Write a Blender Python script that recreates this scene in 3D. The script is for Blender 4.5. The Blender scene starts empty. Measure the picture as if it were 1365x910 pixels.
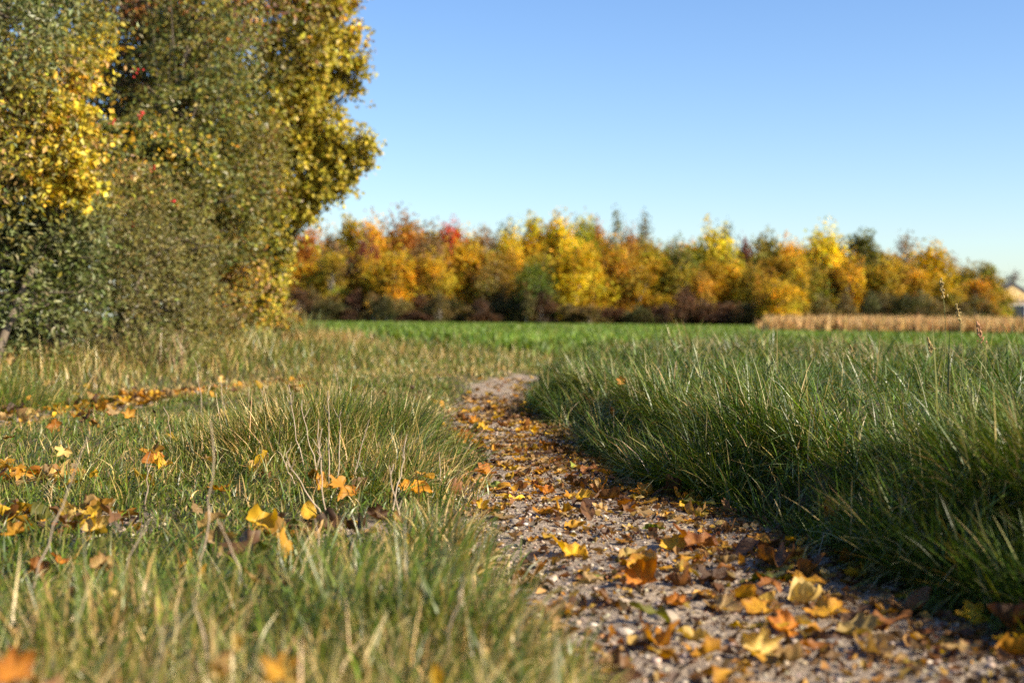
import bpy, math, random
import numpy as np
from mathutils import Matrix, Vector

rng = np.random.default_rng(7)
random.seed(7)
SC = bpy.context.scene
COL = SC.collection

# ------------------------------------------------------------------ camera
F = 1365 * 50 / 36.0                    # focal length in photo pixels
EYE = np.array([0.0, 0.0, 0.50])
ROLL, PITCH = math.radians(0.55), math.radians(-0.88)
fwd = np.array([0, math.cos(PITCH), math.sin(PITCH)])
up0 = np.array([0, -math.sin(PITCH), math.cos(PITCH)])
rt0 = np.array([1.0, 0, 0])
rt = rt0 * math.cos(ROLL) + up0 * math.sin(ROLL)
upv = -rt0 * math.sin(ROLL) + up0 * math.cos(ROLL)
cam_d = bpy.data.cameras.new('camera')
cam = bpy.data.objects.new('camera', cam_d)
COL.objects.link(cam)
M = Matrix.Identity(4)
for i in range(3):
    M[i][0], M[i][1], M[i][2], M[i][3] = rt[i], upv[i], -fwd[i], EYE[i]
cam.matrix_world = M
cam_d.lens, cam_d.sensor_width = 50, 36
cam_d.clip_start, cam_d.clip_end = 0.05, 9000
cam_d.dof.use_dof = True
cam_d.dof.focus_distance = 4.0
cam_d.dof.aperture_fstop = 3.6
cam_d.dof.aperture_blades = 0
SC.camera = cam

# ------------------------------------------------------------------ light
SUN_EL = math.radians(34.5)
SUN_DIR = np.array([0.915, -0.405, 0.0]); SUN_DIR /= np.linalg.norm(SUN_DIR)
to_sun = Vector((SUN_DIR[0] * math.cos(SUN_EL), SUN_DIR[1] * math.cos(SUN_EL), math.sin(SUN_EL)))
W = bpy.data.worlds.new('World'); SC.world = W; W.use_nodes = True
nt = W.node_tree
bg = nt.nodes['Background']
sky = nt.nodes.new('ShaderNodeTexSky')
sky.sky_type = 'NISHITA'; sky.sun_disc = False
sky.sun_elevation = SUN_EL
sky.sun_rotation = math.atan2(SUN_DIR[0], SUN_DIR[1])
sky.altitude = 300; sky.air_density = 1.0; sky.dust_density = 0.8; sky.ozone_density = 3.0
hsv = nt.nodes.new('ShaderNodeHueSaturation'); hsv.inputs['Saturation'].default_value = 1.17; hsv.inputs['Hue'].default_value = 0.509
nt.links.new(sky.outputs[0], hsv.inputs['Color']); nt.links.new(hsv.outputs[0], bg.inputs[0])
bg.inputs[1].default_value = 0.088
sun_d = bpy.data.lights.new('sun', 'SUN')
sun_d.energy = 5.0; sun_d.angle = math.radians(0.5); sun_d.color = (1.0, 0.87, 0.66)
sun = bpy.data.objects.new('sun', sun_d); COL.objects.link(sun)
sun.rotation_euler = (-to_sun).to_track_quat('-Z', 'Y').to_euler()
SC.view_settings.view_transform = 'Standard'
SC.view_settings.look = 'None'
SC.view_settings.exposure = 1.2
SC.view_settings.gamma = 1
SC.view_settings.use_curve_mapping = False
SC.render.engine = 'CYCLES'
SC.cycles.max_bounces = 8
SC.cycles.transparent_max_bounces = 8
SC.cycles.use_denoising = False

# ------------------------------------------------------------------ small maths
def ray(px, py):
    d = fwd + rt * (px - 682.5) / F - upv * (py - 455) / F
    return d / d[1]                      # advance 1 m in +y
def P(px, py, depth):
    return EYE + ray(px, py) * depth
def sstep(a, b, x):
    t = np.clip((x - a) / (b - a), 0, 1)
    return t * t * (3 - 2 * t)
class Noise:
    """sum of random sine waves, cheap smooth noise in n dims (about -1..1)"""
    def __init__(self, seed, dims, waves=14):
        r = np.random.default_rng(seed)
        self.k = r.normal(size=(waves, dims)); self.p = r.uniform(0, 6.28, waves)
        self.n = math.sqrt(waves / 2.0) * 1.4
    def __call__(self, pts, freq=1.0):
        return np.sin(pts @ (self.k.T * freq) + self.p).sum(1) / self.n
N2, N2b, N2c = Noise(1, 2), Noise(2, 2), Noise(3, 2)
N3, N3b = Noise(4, 3), Noise(5, 3)

# the two wheel tracks of the farm lane (x of their edges along y)
_PY = np.array([0.0, 1.6, 2.2, 3.0, 4.2, 5.2, 6.5, 8.4, 10.2, 11.4, 12.4, 13.2])
_PL = np.array([0.32, 0.19, 0.08, -0.02, -0.14, -0.22, -0.29, -0.31, -0.30, -0.24, 0.0, 0.28])
_PR = np.array([1.15, 0.98, 0.87, 0.68, 0.45, 0.31, 0.22, 0.15, 0.20, 0.30, 0.55, 0.95])
def path_L(y): return np.interp(y, _PY, _PL)
def path_R(y): return np.interp(y, _PY, _PR)
_TY = np.array([0.0, 3.5, 5.0, 6.6, 9.2, 11.5, 14.0, 18.0])
_TX = np.array([-3.3, -2.9, -2.62, -2.38, -1.92, -1.45, -0.9, 0.0])
def trk_C(y): return np.interp(y, _TY, _TX)
def trk_w(y): return np.interp(y, [0, 5, 9, 11.5, 13], [0.36, 0.34, 0.22, 0.10, 0.0])
PATCH = [(-0.98, 3.15, 0.19), (-0.42, 3.02, 0.12), (-1.30, 3.9, 0.12)]
def edge_n(x, y):
    return 0.06 * N2(np.stack([x, y], -1).reshape(-1, 2), 3.0).reshape(np.shape(x)) \
         + 0.03 * N2b(np.stack([x, y], -1).reshape(-1, 2), 9.0).reshape(np.shape(x))
def bare(x, y):
    """1 on bare gravel, 0 in grass"""
    e = edge_n(x, y)
    a = sstep(-0.06, 0.05, np.minimum(x - path_L(y) + e, path_R(y) - x - 0.5 * e)) * (1 - sstep(12.7, 13.3, y))
    b = sstep(-0.08, 0.06, trk_w(y) - np.abs(x - trk_C(y)) + e) * (1 - sstep(11.5, 13, y))
    c = np.zeros_like(a)
    for (cx, cy, r) in PATCH:
        c = np.maximum(c, sstep(-0.07, 0.07, r - np.hypot(x - cx, (y - cy)) + 1.6 * e))
    return np.maximum(np.maximum(a, b), 0.9 * c)
def H(x, y):
    """terrain height"""
    x, y = np.asarray(x, float), np.asarray(y, float)
    near = 1 - sstep(13, 20, y)
    p = np.stack([x, y], -1).reshape(-1, 2)
    dr = x - path_R(y) + 0.5 * edge_n(x, y)
    z = (0.15 * sstep(0.06, 0.22, dr) + 0.095 * sstep(0.15, 0.70, dr) * (1 + 0.40 * N2b(p, 2.6).reshape(x.shape))) * (1 - sstep(11, 15.5, y)) * (1 - 0.8 * sstep(3.5, 6, dr)) * sstep(-1, 1, y)
    z = z + 0.045 * sstep(0.0, 0.2, path_L(y) - x) * sstep(0.0, 0.25, x - trk_C(y) - trk_w(y)) * near
    z = z + 0.16 * sstep(0.0, 1.2, trk_C(y) - trk_w(y) - x) * (1 - sstep(20, 30, y))
    z = z + (0.012 * N2(p, 2.2).reshape(x.shape) + 0.004 * N2c(p, 11).reshape(x.shape)) * (1 - sstep(16, 40, y))
    z = z + bare(x, y) * (0.0035 * N2b(p, 23).reshape(x.shape) + 0.0025 * N2c(p, 47).reshape(x.shape)) * (1 - sstep(6, 10, y))
    z = z + 0.25 * N2b(p, 0.012).reshape(x.shape) * sstep(300, 700, y)
    return z
def G(px, depth):
    """ground point below photo column px at a depth"""
    x = (ray(px, 455) * depth)[0]
    for _ in range(3):
        z = float(H(x, depth))
        d = ray(px, 455 - (z - EYE[2]) / depth * F)
        x = d[0] * depth
    return np.array([x, depth, z])
def ground_at(px, py, lift=0.0):
    """ground point seen at a photo pixel"""
    d = 0.6
    while d < 400:
        q = P(px, py, d)
        if q[2] <= float(H(q[0], q[1])) + lift:
            return q
        d += 0.01 + d * 0.002
    return P(px, py, 400)

# ------------------------------------------------------------------ mesh helpers
def mk(name, v, faces, mat=None, parent=None, col=None, smooth=True, attrs=None, link=True):
    """faces: list of int arrays (n,k); col: (nverts,3) point colours"""
    if isinstance(faces, np.ndarray): faces = [faces]
    v = np.ascontiguousarray(v, np.float32)
    me = bpy.data.meshes.new(name)
    me.vertices.add(len(v)); me.vertices.foreach_set('co', v.ravel())
    idx = np.concatenate([f.ravel() for f in faces]).astype(np.int32)
    tot = np.concatenate([np.full(len(f), f.shape[1]) for f in faces])
    st = np.concatenate([[0], np.cumsum(tot)[:-1]]).astype(np.int32)
    me.loops.add(len(idx)); me.loops.foreach_set('vertex_index', idx)
    me.polygons.add(len(tot)); me.polygons.foreach_set('loop_start', st)
    me.update(calc_edges=True)
    me.polygons.foreach_set('use_smooth', np.full(len(tot), bool(smooth)))
    if col is not None:
        a = me.attributes.new('Col', 'FLOAT_COLOR', 'POINT')
        c = np.ones((len(v), 4), np.float32); c[:, :3] = col
        a.data.foreach_set('color', c.ravel())
    for k, val in (attrs or {}).items():
        a = me.attributes.new(k, 'FLOAT', 'POINT')
        a.data.foreach_set('value', np.ascontiguousarray(val, np.float32))
    if mat: me.materials.append(mat)
    if not link: return me
    o = bpy.data.objects.new(name, me); COL.objects.link(o)
    if parent: o.parent = parent
    return o
def obj(name, me, parent=None):
    o = bpy.data.objects.new(name, me); COL.objects.link(o)
    if parent: o.parent = parent
    return o
def empty(name, loc):
    o = bpy.data.objects.new(name, None); COL.objects.link(o)
    o.location = loc; o.empty_display_size = 0.1
    return o
def tag(o, label=None, cat=None, group=None, kind=None):
    if label: o['label'] = label
    if cat: o['category'] = cat
    if group: o['group'] = group
    if kind: o['kind'] = kind
    return o
class Tubes:
    """collects tapered tubes for one mesh"""
    def __init__(s): s.v, s.f, s.n = [], [], 0
    def add(s, pts, rad, sides=6):
        pts = np.asarray(pts, float); rad = np.broadcast_to(np.asarray(rad, float), (len(pts),))
        t = np.gradient(pts, axis=0); t /= np.linalg.norm(t, axis=1)[:, None] + 1e-9
        ref = np.array([0.31, 0.95, 0.07]) if abs(t[0][2]) > 0.5 else np.array([0.05, 0.1, 1.0])
        a = np.cross(t, ref); a /= np.linalg.norm(a, axis=1)[:, None] + 1e-9
        b = np.cross(t, a)
        th = np.linspace(0, 2 * math.pi, sides, endpoint=False)
        ring = pts[:, None] + rad[:, None, None] * (a[:, None] * np.cos(th)[None, :, None] + b[:, None] * np.sin(th)[None, :, None])
        k = len(pts)
        i, j = np.meshgrid(np.arange(k - 1), np.arange(sides), indexing='ij')
        q = np.stack([i * sides + j, i * sides + (j + 1) % sides, (i + 1) * sides + (j + 1) % sides, (i + 1) * sides + j], -1).reshape(-1, 4)
        s.v.append(ring.reshape(-1, 3)); s.f.append(q + s.n); s.n += k * sides
    def build(s, name, mat, parent=None, link=True):
        return mk(name, np.concatenate(s.v), np.concatenate(s.f), mat, parent, link=link)

# ------------------------------------------------------------------ materials
def new_mat(name):
    m = bpy.data.materials.new(name); m.use_nodes = True
    n = m.node_tree.nodes
    return m, m.node_tree, n['Principled BSDF'], n['Material Output']
def node(t, kind, **kw):
    x = t.nodes.new(kind)
    for k, v in kw.items(): setattr(x, k, v)
    return x
def mixcol(t, fac, a, b, mode='MIX'):
    x = node(t, 'ShaderNodeMix', data_type='RGBA', blend_type=mode)
    for sock, val in ((x.inputs[0], fac), (x.inputs[6], a), (x.inputs[7], b)):
        if hasattr(val, 'is_output') or isinstance(val, bpy.types.NodeSocket): t.links.new(val, sock)
        elif isinstance(val, (int, float)): sock.default_value = val
        else: sock.default_value = (*val, 1)
    return x.outputs[2]
def ramp(t, fac, stops):
    r = node(t, 'ShaderNodeValToRGB'); e = r.color_ramp.elements
    while len(e) < len(stops): e.new(0.5)
    for el, (p, c) in zip(e, stops):
        el.position = p; el.color = (*c, 1) if not isinstance(c, (int, float)) else (c, c, c, 1)
    t.links.new(fac, r.inputs[0]); return r.outputs[0]
def noise(t, vec, scale, detail=4, rough=0.6):
    x = node(t, 'ShaderNodeTexNoise'); x.inputs['Scale'].default_value = scale
    x.inputs['Detail'].default_value = detail; x.inputs['Roughness'].default_value = rough
    if vec: t.links.new(vec, x.inputs['Vector'])
    return x.outputs['Fac']
def leafy(name, source='attr', rough=0.5, spec=0.4, trans=0.3, noise_scale=None, tsat=1.25):
    """foliage: glossy front and light shining through"""
    m, t, b, out = new_mat(name)
    if source == 'attr':
        c = node(t, 'ShaderNodeAttribute', attribute_name='Col').outputs['Color']
    elif source == 'object':
        c = node(t, 'ShaderNodeObjectInfo').outputs['Color']
    else:                                            # per-leaf value times the tree's own colour
        a = node(t, 'ShaderNodeAttribute', attribute_name='Col').outputs['Color']
        c = mixcol(t, 1.0, node(t, 'ShaderNodeObjectInfo').outputs['Color'], a, 'MULTIPLY')
    if noise_scale:
        tc = node(t, 'ShaderNodeTexCoord').outputs['Object']
        rnd = node(t, 'ShaderNodeObjectInfo')
        add = node(t, 'ShaderNodeVectorMath', operation='ADD')
        t.links.new(tc, add.inputs[0]); t.links.new(rnd.outputs['Location'], add.inputs[1])
        f = noise(t, add.outputs[0], noise_scale, 5, 0.7)
        rad = node(t, 'ShaderNodeAttribute', attribute_name='rad').outputs['Fac']
        sm = node(t, 'ShaderNodeMath', operation='MULTIPLY_ADD'); t.links.new(rad, sm.inputs[0])
        sm.inputs[1].default_value = 0.22; t.links.new(f, sm.inputs[2])
        k = ramp(t, sm.outputs[0], [(0.50, 0.0), (0.66, 0.55), (0.80, 0.9)])
        c = mixcol(t, k, c, mixcol(t, 1.0, c, (0.52, 0.34, 0.30), 'MULTIPLY'))
        f2 = noise(t, add.outputs[0], noise_scale * 0.45, 2, 0.5)
        c = mixcol(t, ramp(t, f2, [(0.35, 0.0), (0.7, 0.5)]), c, mixcol(t, 1.0, c, (1.0, 1.25, 0.9), 'MULTIPLY'))
        vein = node(t, 'ShaderNodeAttribute', attribute_name='vein').outputs['Fac']
        vr = ramp(t, vein, [(0.0, 0.45), (0.06, 0.0)])
        c = mixcol(t, vr, c, mixcol(t, 1.0, c, (1.3, 1.25, 1.1), 'MULTIPLY'))
        bp = node(t, 'ShaderNodeBump'); bp.inputs['Strength'].default_value = 0.5; bp.inputs['Distance'].default_value = 0.004
        t.links.new(f, bp.inputs['Height']); t.links.new(bp.outputs[0], b.inputs['Normal'])
    t.links.new(c, b.inputs['Base Color'])
    b.inputs['Roughness'].default_value = rough
    b.inputs['Specular IOR Level'].default_value = spec
    tr = node(t, 'ShaderNodeBsdfTranslucent')
    hs = node(t, 'ShaderNodeHueSaturation'); hs.inputs['Saturation'].default_value = tsat; hs.inputs['Value'].default_value = 1.15
    t.links.new(c, hs.inputs['Color']); t.links.new(hs.outputs[0], tr.inputs['Color'])
    mx = node(t, 'ShaderNodeMixShader'); mx.inputs[0].default_value = trans
    t.links.new(b.outputs[0], mx.inputs[1]); t.links.new(tr.outputs[0], mx.inputs[2])
    t.links.new(mx.outputs[0], out.inputs['Surface'])
    return m
def plain(name, a, b2, scale=20, rough=0.85, bump=0.3, spec=0.3):
    m, t, b, out = new_mat(name)
    tc = node(t, 'ShaderNodeTexCoord').outputs['Object']
    f = noise(t, tc, scale, 6, 0.65)
    t.links.new(ramp(t, f, [(0.3, a), (0.7, b2)]), b.inputs['Base Color'])
    b.inputs['Roughness'].default_value = rough; b.inputs['Specular IOR Level'].default_value = spec
    if bump:
        bp = node(t, 'ShaderNodeBump'); bp.inputs['Strength'].default_value = bump
        bp.inputs['Distance'].default_value = 0.3 / scale
        t.links.new(f, bp.inputs['Height']); t.links.new(bp.outputs[0], b.inputs['Normal'])
    return m
M_GRASS = leafy('grass_blades', 'attr', rough=0.38, spec=0.38, trans=0.22)
M_DRY = leafy('dry_stems', 'attr', rough=0.6, spec=0.25, trans=0.2, tsat=1.0)
M_CROP = leafy('crop_leaves', 'attr', rough=0.5, spec=0.35, trans=0.3)
M_LEAF = leafy('fallen_leaf', 'object', rough=0.5, spec=0.35, trans=0.3, noise_scale=26)
M_LITTER = leafy('leaf_litter', 'attr', rough=0.55, spec=0.3, trans=0.28)
M_HEDGE = leafy('hedge_leaves', 'attr', rough=0.42, spec=0.36, trans=0.25)
M_WOOD = leafy('autumn_crown', 'mult', rough=0.6, spec=0.25, trans=0.32)
M_STALK = plain('leaf_stalk', (0.30, 0.14, 0.04), (0.42, 0.24, 0.08), 60, 0.6, 0)
M_BARK = plain('bark', (0.07, 0.055, 0.04), (0.19, 0.15, 0.11), 14)
M_PALEBARK = plain('pale_bark', (0.22, 0.19, 0.15), (0.36, 0.32, 0.26), 3)
M_BERRY = plain('berry', (0.40, 0.015, 0.012), (0.55, 0.03, 0.02), 30, 0.35, 0, 0.5)

def stone_mat(name):
    m, t, b, out = new_mat(name)
    tc = node(t, 'ShaderNodeTexCoord').outputs['Object']
    f = noise(t, tc, 90, 5, 0.7)
    c = node(t, 'ShaderNodeAttribute', attribute_name='Col').outputs['Color'] if name == 'gravel' else node(t, 'ShaderNodeObjectInfo').outputs['Color']
    c = mixcol(t, ramp(t, f, [(0.35, 0.0), (0.7, 0.6)]), c, mixcol(t, 1.0, c, (0.55, 0.5, 0.46), 'MULTIPLY'))
    t.links.new(c, b.inputs['Base Color']); b.inputs['Roughness'].default_value = 0.75
    bp = node(t, 'ShaderNodeBump'); bp.inputs['Strength'].default_value = 0.35; bp.inputs['Distance'].default_value = 0.002
    t.links.new(f, bp.inputs['Height']); t.links.new(bp.outputs[0], b.inputs['Normal'])
    return m
M_GRAVEL, M_PEBBLE = stone_mat('gravel'), stone_mat('pebble')

def ground_mat():
    m, t, b, out = new_mat('ground')
    geo = node(t, 'ShaderNodeNewGeometry').outputs['Position']
    bare_a = node(t, 'ShaderNodeAttribute', attribute_name='bare').outputs['Fac']
    fld = node(t, 'ShaderNodeAttribute', attribute_name='field').outputs['Fac']
    n1, n2, n3 = noise(t, geo, 5, 6, 0.7), noise(t, geo, 60, 6, 0.75), noise(t, geo, 260, 3, 0.7)
    vor = node(t, 'ShaderNodeTexVoronoi'); vor.inputs['Scale'].default_value = 95; t.links.new(geo, vor.inputs['Vector'])
    dirt = ramp(t, n2, [(0.25, (0.11, 0.080, 0.055)), (0.5, (0.27, 0.212, 0.155)), (0.75, (0.42, 0.345, 0.26))])
    dirt = mixcol(t, ramp(t, n1, [(0.35, 0.0), (0.65, 0.55)]), dirt, (0.19, 0.14, 0.105))
    bw = node(t, 'ShaderNodeRGBToBW'); t.links.new(vor.outputs['Color'], bw.inputs[0])
    stones = mixcol(t, 0.4, dirt, bw.outputs[0], 'SOFT_LIGHT')
    thatch = ramp(t, n2, [(0.3, (0.035, 0.028, 0.014)), (0.6, (0.085, 0.068, 0.03)), (0.8, (0.17, 0.13, 0.06))])
    green = ramp(t, n1, [(0.3, (0.055, 0.095, 0.016)), (0.7, (0.09, 0.14, 0.026))])
    c = mixcol(t, fld, thatch, green)
    c = mixcol(t, bare_a, c, stones)
    t.links.new(c, b.inputs['Base Color'])
    b.inputs['Roughness'].default_value = 0.9; b.inputs['Specular IOR Level'].default_value = 0.25
    sm = node(t, 'ShaderNodeMath', operation='ADD'); t.links.new(n2, sm.inputs[0])
    m2 = node(t, 'ShaderNodeMath', operation='MULTIPLY'); t.links.new(vor.outputs['Distance'], m2.inputs[0]); m2.inputs[1].default_value = -0.7
    t.links.new(m2.outputs[0], sm.inputs[1])
    sm2 = node(t, 'ShaderNodeMath', operation='MULTIPLY_ADD'); t.links.new(n3, sm2.inputs[0]); sm2.inputs[1].default_value = 0.35; t.links.new(sm.outputs[0], sm2.inputs[2])
    bp = node(t, 'ShaderNodeBump'); bp.inputs['Strength'].default_value = 0.8; bp.inputs['Distance'].default_value = 0.008
    t.links.new(sm2.outputs[0], bp.inputs['Height']); t.links.new(bp.outputs[0], b.inputs['Normal'])
    return m
M_GROUND = ground_mat()

# ------------------------------------------------------------------ ground, one sheet cut into ground / path / field
def axis(segs):
    out = [segs[0][0]]
    for (a, b, step) in segs:
        k = max(1, int(round((b - a) / step))); out += list(np.linspace(a, b, k + 1)[1:])
    return np.array(out)
def grow(a, b, k):
    return np.geomspace(a, b, k)
xs = np.concatenate([-grow(5, 1500, 26)[::-1][:-1], axis([(-5, -1.4, .07), (-1.4, -.4, .045), (-.4, 1.3, .022), (1.3, 5, .08)]), grow(5, 1500, 26)[1:]])
ys = np.concatenate([axis([(-60, -3, 8), (-3, 1.2, .25), (1.2, 5, .022), (5, 9, .04), (9, 14, .07), (14, 24, .4)]), grow(24, 4500, 46)[1:]])
X, Y = np.meshgrid(xs, ys, indexing='xy')
Z = H(X, Y); B = bare(X, Y)
FLD = sstep(17.0, 19.5, Y + 1.2 * edge_n(X * 0.2, Y * 0.2) * 8)
GV = np.stack([X, Y, Z], -1).reshape(-1, 3)
ny, nx = X.shape
i, j = np.meshgrid(np.arange(ny - 1), np.arange(nx - 1), indexing='ij')
Q = np.stack([i * nx + j, i * nx + j + 1, (i + 1) * nx + j + 1, (i + 1) * nx + j], -1).reshape(-1, 4)
qb = B.ravel()[Q].mean(1); qf = FLD.ravel()[Q].mean(1)
for nm, msk in (('path', qb > 0.5), ('field', (qb <= 0.5) & (qf > 0.5)), ('ground', (qb <= 0.5) & (qf <= 0.5))):
    q = Q[msk]; u, inv = np.unique(q, return_inverse=True)
    o = mk(nm, GV[u], inv.reshape(-1, 4), M_GROUND, attrs={'bare': B.ravel()[u], 'field': FLD.ravel()[u]})
    tag(o, {'path': 'leaf strewn gravel wheel track worn through the grass', 'field': 'wide flat green crop field reaching to the trees',
            'ground': 'grassy ground of the lane and its verges'}[nm], {'path': 'path', 'field': 'field', 'ground': 'ground'}[nm], kind='structure')

# ------------------------------------------------------------------ grass
def blades(root, h, w, az, lean, bend, col, tip=None, seg=4, twist=0.6):
    n = len(root)
    t = np.linspace(0, 1, seg + 1)
    th = lean[:, None] + bend[:, None] * t[None]
    ds = h[:, None] / seg
    hor = np.concatenate([np.zeros((n, 1)), np.cumsum(np.sin(th[:, :-1]) * ds, 1)], 1)
    ver = np.concatenate([np.zeros((n, 1)), np.cumsum(np.cos(th[:, :-1]) * ds, 1)], 1)
    c = root[:, None, :] + np.stack([np.cos(az)[:, None] * hor, np.sin(az)[:, None] * hor, ver], -1)
    wa = az[:, None] + math.pi / 2 + rng.normal(0, twist, n)[:, None] + rng.normal(0, 0.5, n)[:, None] * t[None]
    prof = np.maximum(0.06, (1 - t ** 1.8)) * np.minimum(1, 0.6 + t * 3)
    wv = np.stack([np.cos(wa), np.sin(wa), 0.25 * np.sin(th)], -1) * (w[:, None] * prof[None] * 0.5)[..., None]
    v = np.stack([c - wv, c + wv], 2).reshape(n, -1, 3)          # (n, 2*(seg+1), 3)
    m = 2 * (seg + 1)
    k = np.arange(seg) * 2
    fq = np.stack([k, k + 1, k + 3, k + 2], -1)
    f = (np.arange(n)[:, None, None] * m + fq[None]).reshape(-1, 4)
    cc = np.repeat(col[:, None, :], seg + 1, 1)
    if tip is not None:
        k = sstep(0.45, 1.0, t)[None, :, None]
        cc = cc * (1 - k) + tip[:, None, :] * k
    cc = np.repeat(cc, 2, axis=1).reshape(-1, 3)
    return v.reshape(-1, 3), f, cc
def scatter(n, y0, y1, q=1.0, half=0.46, pad=0.35):
    """random ground points whose density falls as depth**-q, over a widening wedge"""
    u = rng.uniform(size=n); e = 2 - q
    y = (y0 ** e + u * (y1 ** e - y0 ** e)) ** (1 / e) if abs(e) > 1e-6 else y0 * (y1 / y0) ** u
    return rng.uniform(-1, 1, n) * (half * y + pad), y
def palette(n, cols, weights, jit=0.18):
    c = np.array(cols)[rng.choice(len(cols), n, p=np.array(weights) / sum(weights))]
    return np.clip(c * np.exp(rng.normal(0, jit, (n, 1))) * np.exp(rng.normal(0, jit * 0.35, (n, 3))), 0, 1)
GREENS = [(0.072, 0.106, 0.012), (0.100, 0.140, 0.015), (0.042, 0.072, 0.012), (0.160, 0.170, 0.022)]
DRYS = [(0.46, 0.32, 0.115), (0.35, 0.22, 0.075), (0.56, 0.43, 0.20), (0.31, 0.22, 0.06)]
def grass_cols(x, y, dry):
    n = len(x)
    g = palette(n, GREENS, [3, 3, 2, 2], 0.28); d = palette(n, DRYS, [4, 2, 3, 2])
    f = np.clip(dry + 0.24 * N2(np.stack([x, y], -1), 2.0) * (dry > 0.1), 0.02, 0.9)
    isd = rng.uniform(size=n) < f
    return np.where(isd[:, None], d, g), isd
def field_of(x, y, h, az, lean, bend, w, dry, drytip=0.25):
    root = np.stack([x, y, H(x, y) - 0.006], -1)
    col, isd = grass_cols(x, y, dry)
    tipd = (rng.uniform(size=len(x)) < drytip) & ~isd
    tip = np.where(tipd[:, None], palette(len(x), DRYS, [4, 1, 3, 1]), col)
    return blades(root, h, w, az, lean, bend, col, tip)

# right bank: tall dark green grass hanging over the path
x, y = scatter(330000, 1.7, 17, q=1.35, half=0.5, pad=0.5)
e = edge_n(x, y)
dR = x - path_R(y) + 0.6 * e
keep = (dR > 0.0 + 0.05 * N2b(np.stack([x, y], -1), 6.0)) & (y < 13.6 + 1.5 * e) | ((y >= 13.2) & (x > 0.25 + 3 * e))
dens = 0.5 + 0.5 * sstep(-0.6, 0.6, N2b(np.stack([x, y], -1), 5.0))
keep &= rng.uniform(size=len(x)) < dens
x, y, dR = x[keep], y[keep], dR[keep]
n = len(x)
clump = N2c(np.stack([x, y], -1), 6.0)
hh = (0.090 + 0.068 * sstep(0.02, 0.25, dR)) * (1 + 0.34 * clump + 0.22 * N2(np.stack([x, y], -1), 3.2)) * rng.uniform(0.55, 1.35, n) * np.interp(y, [2, 3.2, 4.5, 6, 9, 13, 17], [1.0, 1.02, 0.98, 0.92, 0.88, 0.8, 0.5])
tall = rng.uniform(size=n) < 0.025; hh = np.where(tall, hh * 1.45, hh)
edge = 1 - sstep(0.05, 0.40, dR)
az = np.where(rng.uniform(size=n) < 0.10 + 0.4 * edge, math.pi + rng.normal(0, 1.1, n), rng.uniform(0, 6.283, n)) + 0.3 * N2(np.stack([x, y], -1), 4.0)
lean = np.abs(rng.normal(0.6, 0.6, n)) + 0.35 * edge * rng.uniform(0, 1, n)
bend = np.abs(rng.normal(1.55, 0.95, n)) + 0.3 * edge
w = rng.uniform(0.0026, 0.0062, n) * np.maximum(1, y / 5) ** 0.85
v, f, c = field_of(x, y, hh, az, lean, bend, w, np.interp(y, [3, 6, 10], [0.05, 0.09, 0.24]), 0.13)
# blades of the brow, combed down over the little step towards the path
y = 1.8 * (13.2 / 1.8) ** rng.uniform(size=75000); dd = rng.uniform(-0.01, 0.34, len(y)); x = path_R(y) + dd
k = rng.uniform(size=len(y)) < sstep(-0.9, 0.7, N2c(np.stack([x, y], -1), 7.0)) * 0.9 + 0.08; x, y = x[k], y[k]
x = x - 0.5 * edge_n(x, y); n = len(x)
az = math.pi + rng.normal(0, 1.25, n) + 0.8 * N2b(np.stack([x, y], -1), 8.0)
v2, f2, c2 = field_of(x, y, rng.uniform(0.05, 0.20, n) * (1 + 0.35 * N2(np.stack([x, y], -1), 7.0)) * np.interp(y, [2, 6, 13], [1.1, 1.0, 0.8]), az, np.abs(rng.normal(0.6, 0.55, n)), np.abs(rng.normal(1.1, 0.9, n)),
                      rng.uniform(0.0026, 0.006, n) * np.maximum(1, y / 5) ** 0.85, np.full(n, 0.10), 0.12)
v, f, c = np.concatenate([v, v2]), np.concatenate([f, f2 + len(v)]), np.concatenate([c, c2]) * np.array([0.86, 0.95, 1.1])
tag(mk('tall_grass', v, f, M_GRASS, col=c), 'tall dark green grass bank hanging over the shaded edge of the path', 'grass', kind='stuff')

# middle strip and everything left of the path
x, y = scatter(270000, 1.15, 14, q=1.4, half=0.47, pad=0.35)
e = edge_n(x, y); b = bare(x, y)
strip = (x < path_L(y) + 0.02)
keep = strip & (rng.uniform(size=len(x)) > b * 1.02) & (x > trk_C(y) - trk_w(y) - 0.02)
x, y, b = x[keep], y[keep], b[keep]; n = len(x)
dL = path_L(y) - x
tuft = np.exp(-(((x + 0.58) / 0.36) ** 2 + ((y - 4.75) / 0.85) ** 2))
tuft2 = np.exp(-(((x + 0.30) / 0.16) ** 2 + ((y - 3.6) / 0.6) ** 2)) * 0.35
clump = N2c(np.stack([x, y], -1), 5.0)
hh = (0.058 + 0.022 * clump + 0.13 * tuft + 0.08 * tuft2 + 0.05 * (1 - sstep(1.4, 2.8, y))) * rng.uniform(0.55, 1.35, n) * (0.55 + 0.45 * sstep(0.0, 0.15, dL))
hh = np.maximum(hh, 0.025)
az = np.where(rng.uniform(size=n) < 0.2, rng.normal(0.2, 0.9, n), rng.uniform(0, 6.283, n)) + 0.3 * N2(np.stack([x, y], -1), 2.0)
lean = np.abs(rng.normal(0.5, 0.5, n)) * (1 - 0.5 * tuft); bend = np.abs(rng.normal(1.3, 1.0, n)) * (1 - 0.35 * tuft)
w = rng.uniform(0.0022, 0.0056, n) * np.maximum(1, y / 5.5) ** 0.85
dry = np.clip(np.interp(y, [1.5, 3, 5, 9, 14], [0.38, 0.28, 0.17, 0.24, 0.34]) - 0.12 * tuft, 0.05, 1)
v, f, c = field_of(x, y, hh, az, lean, bend, w, dry, 0.3)
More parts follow.
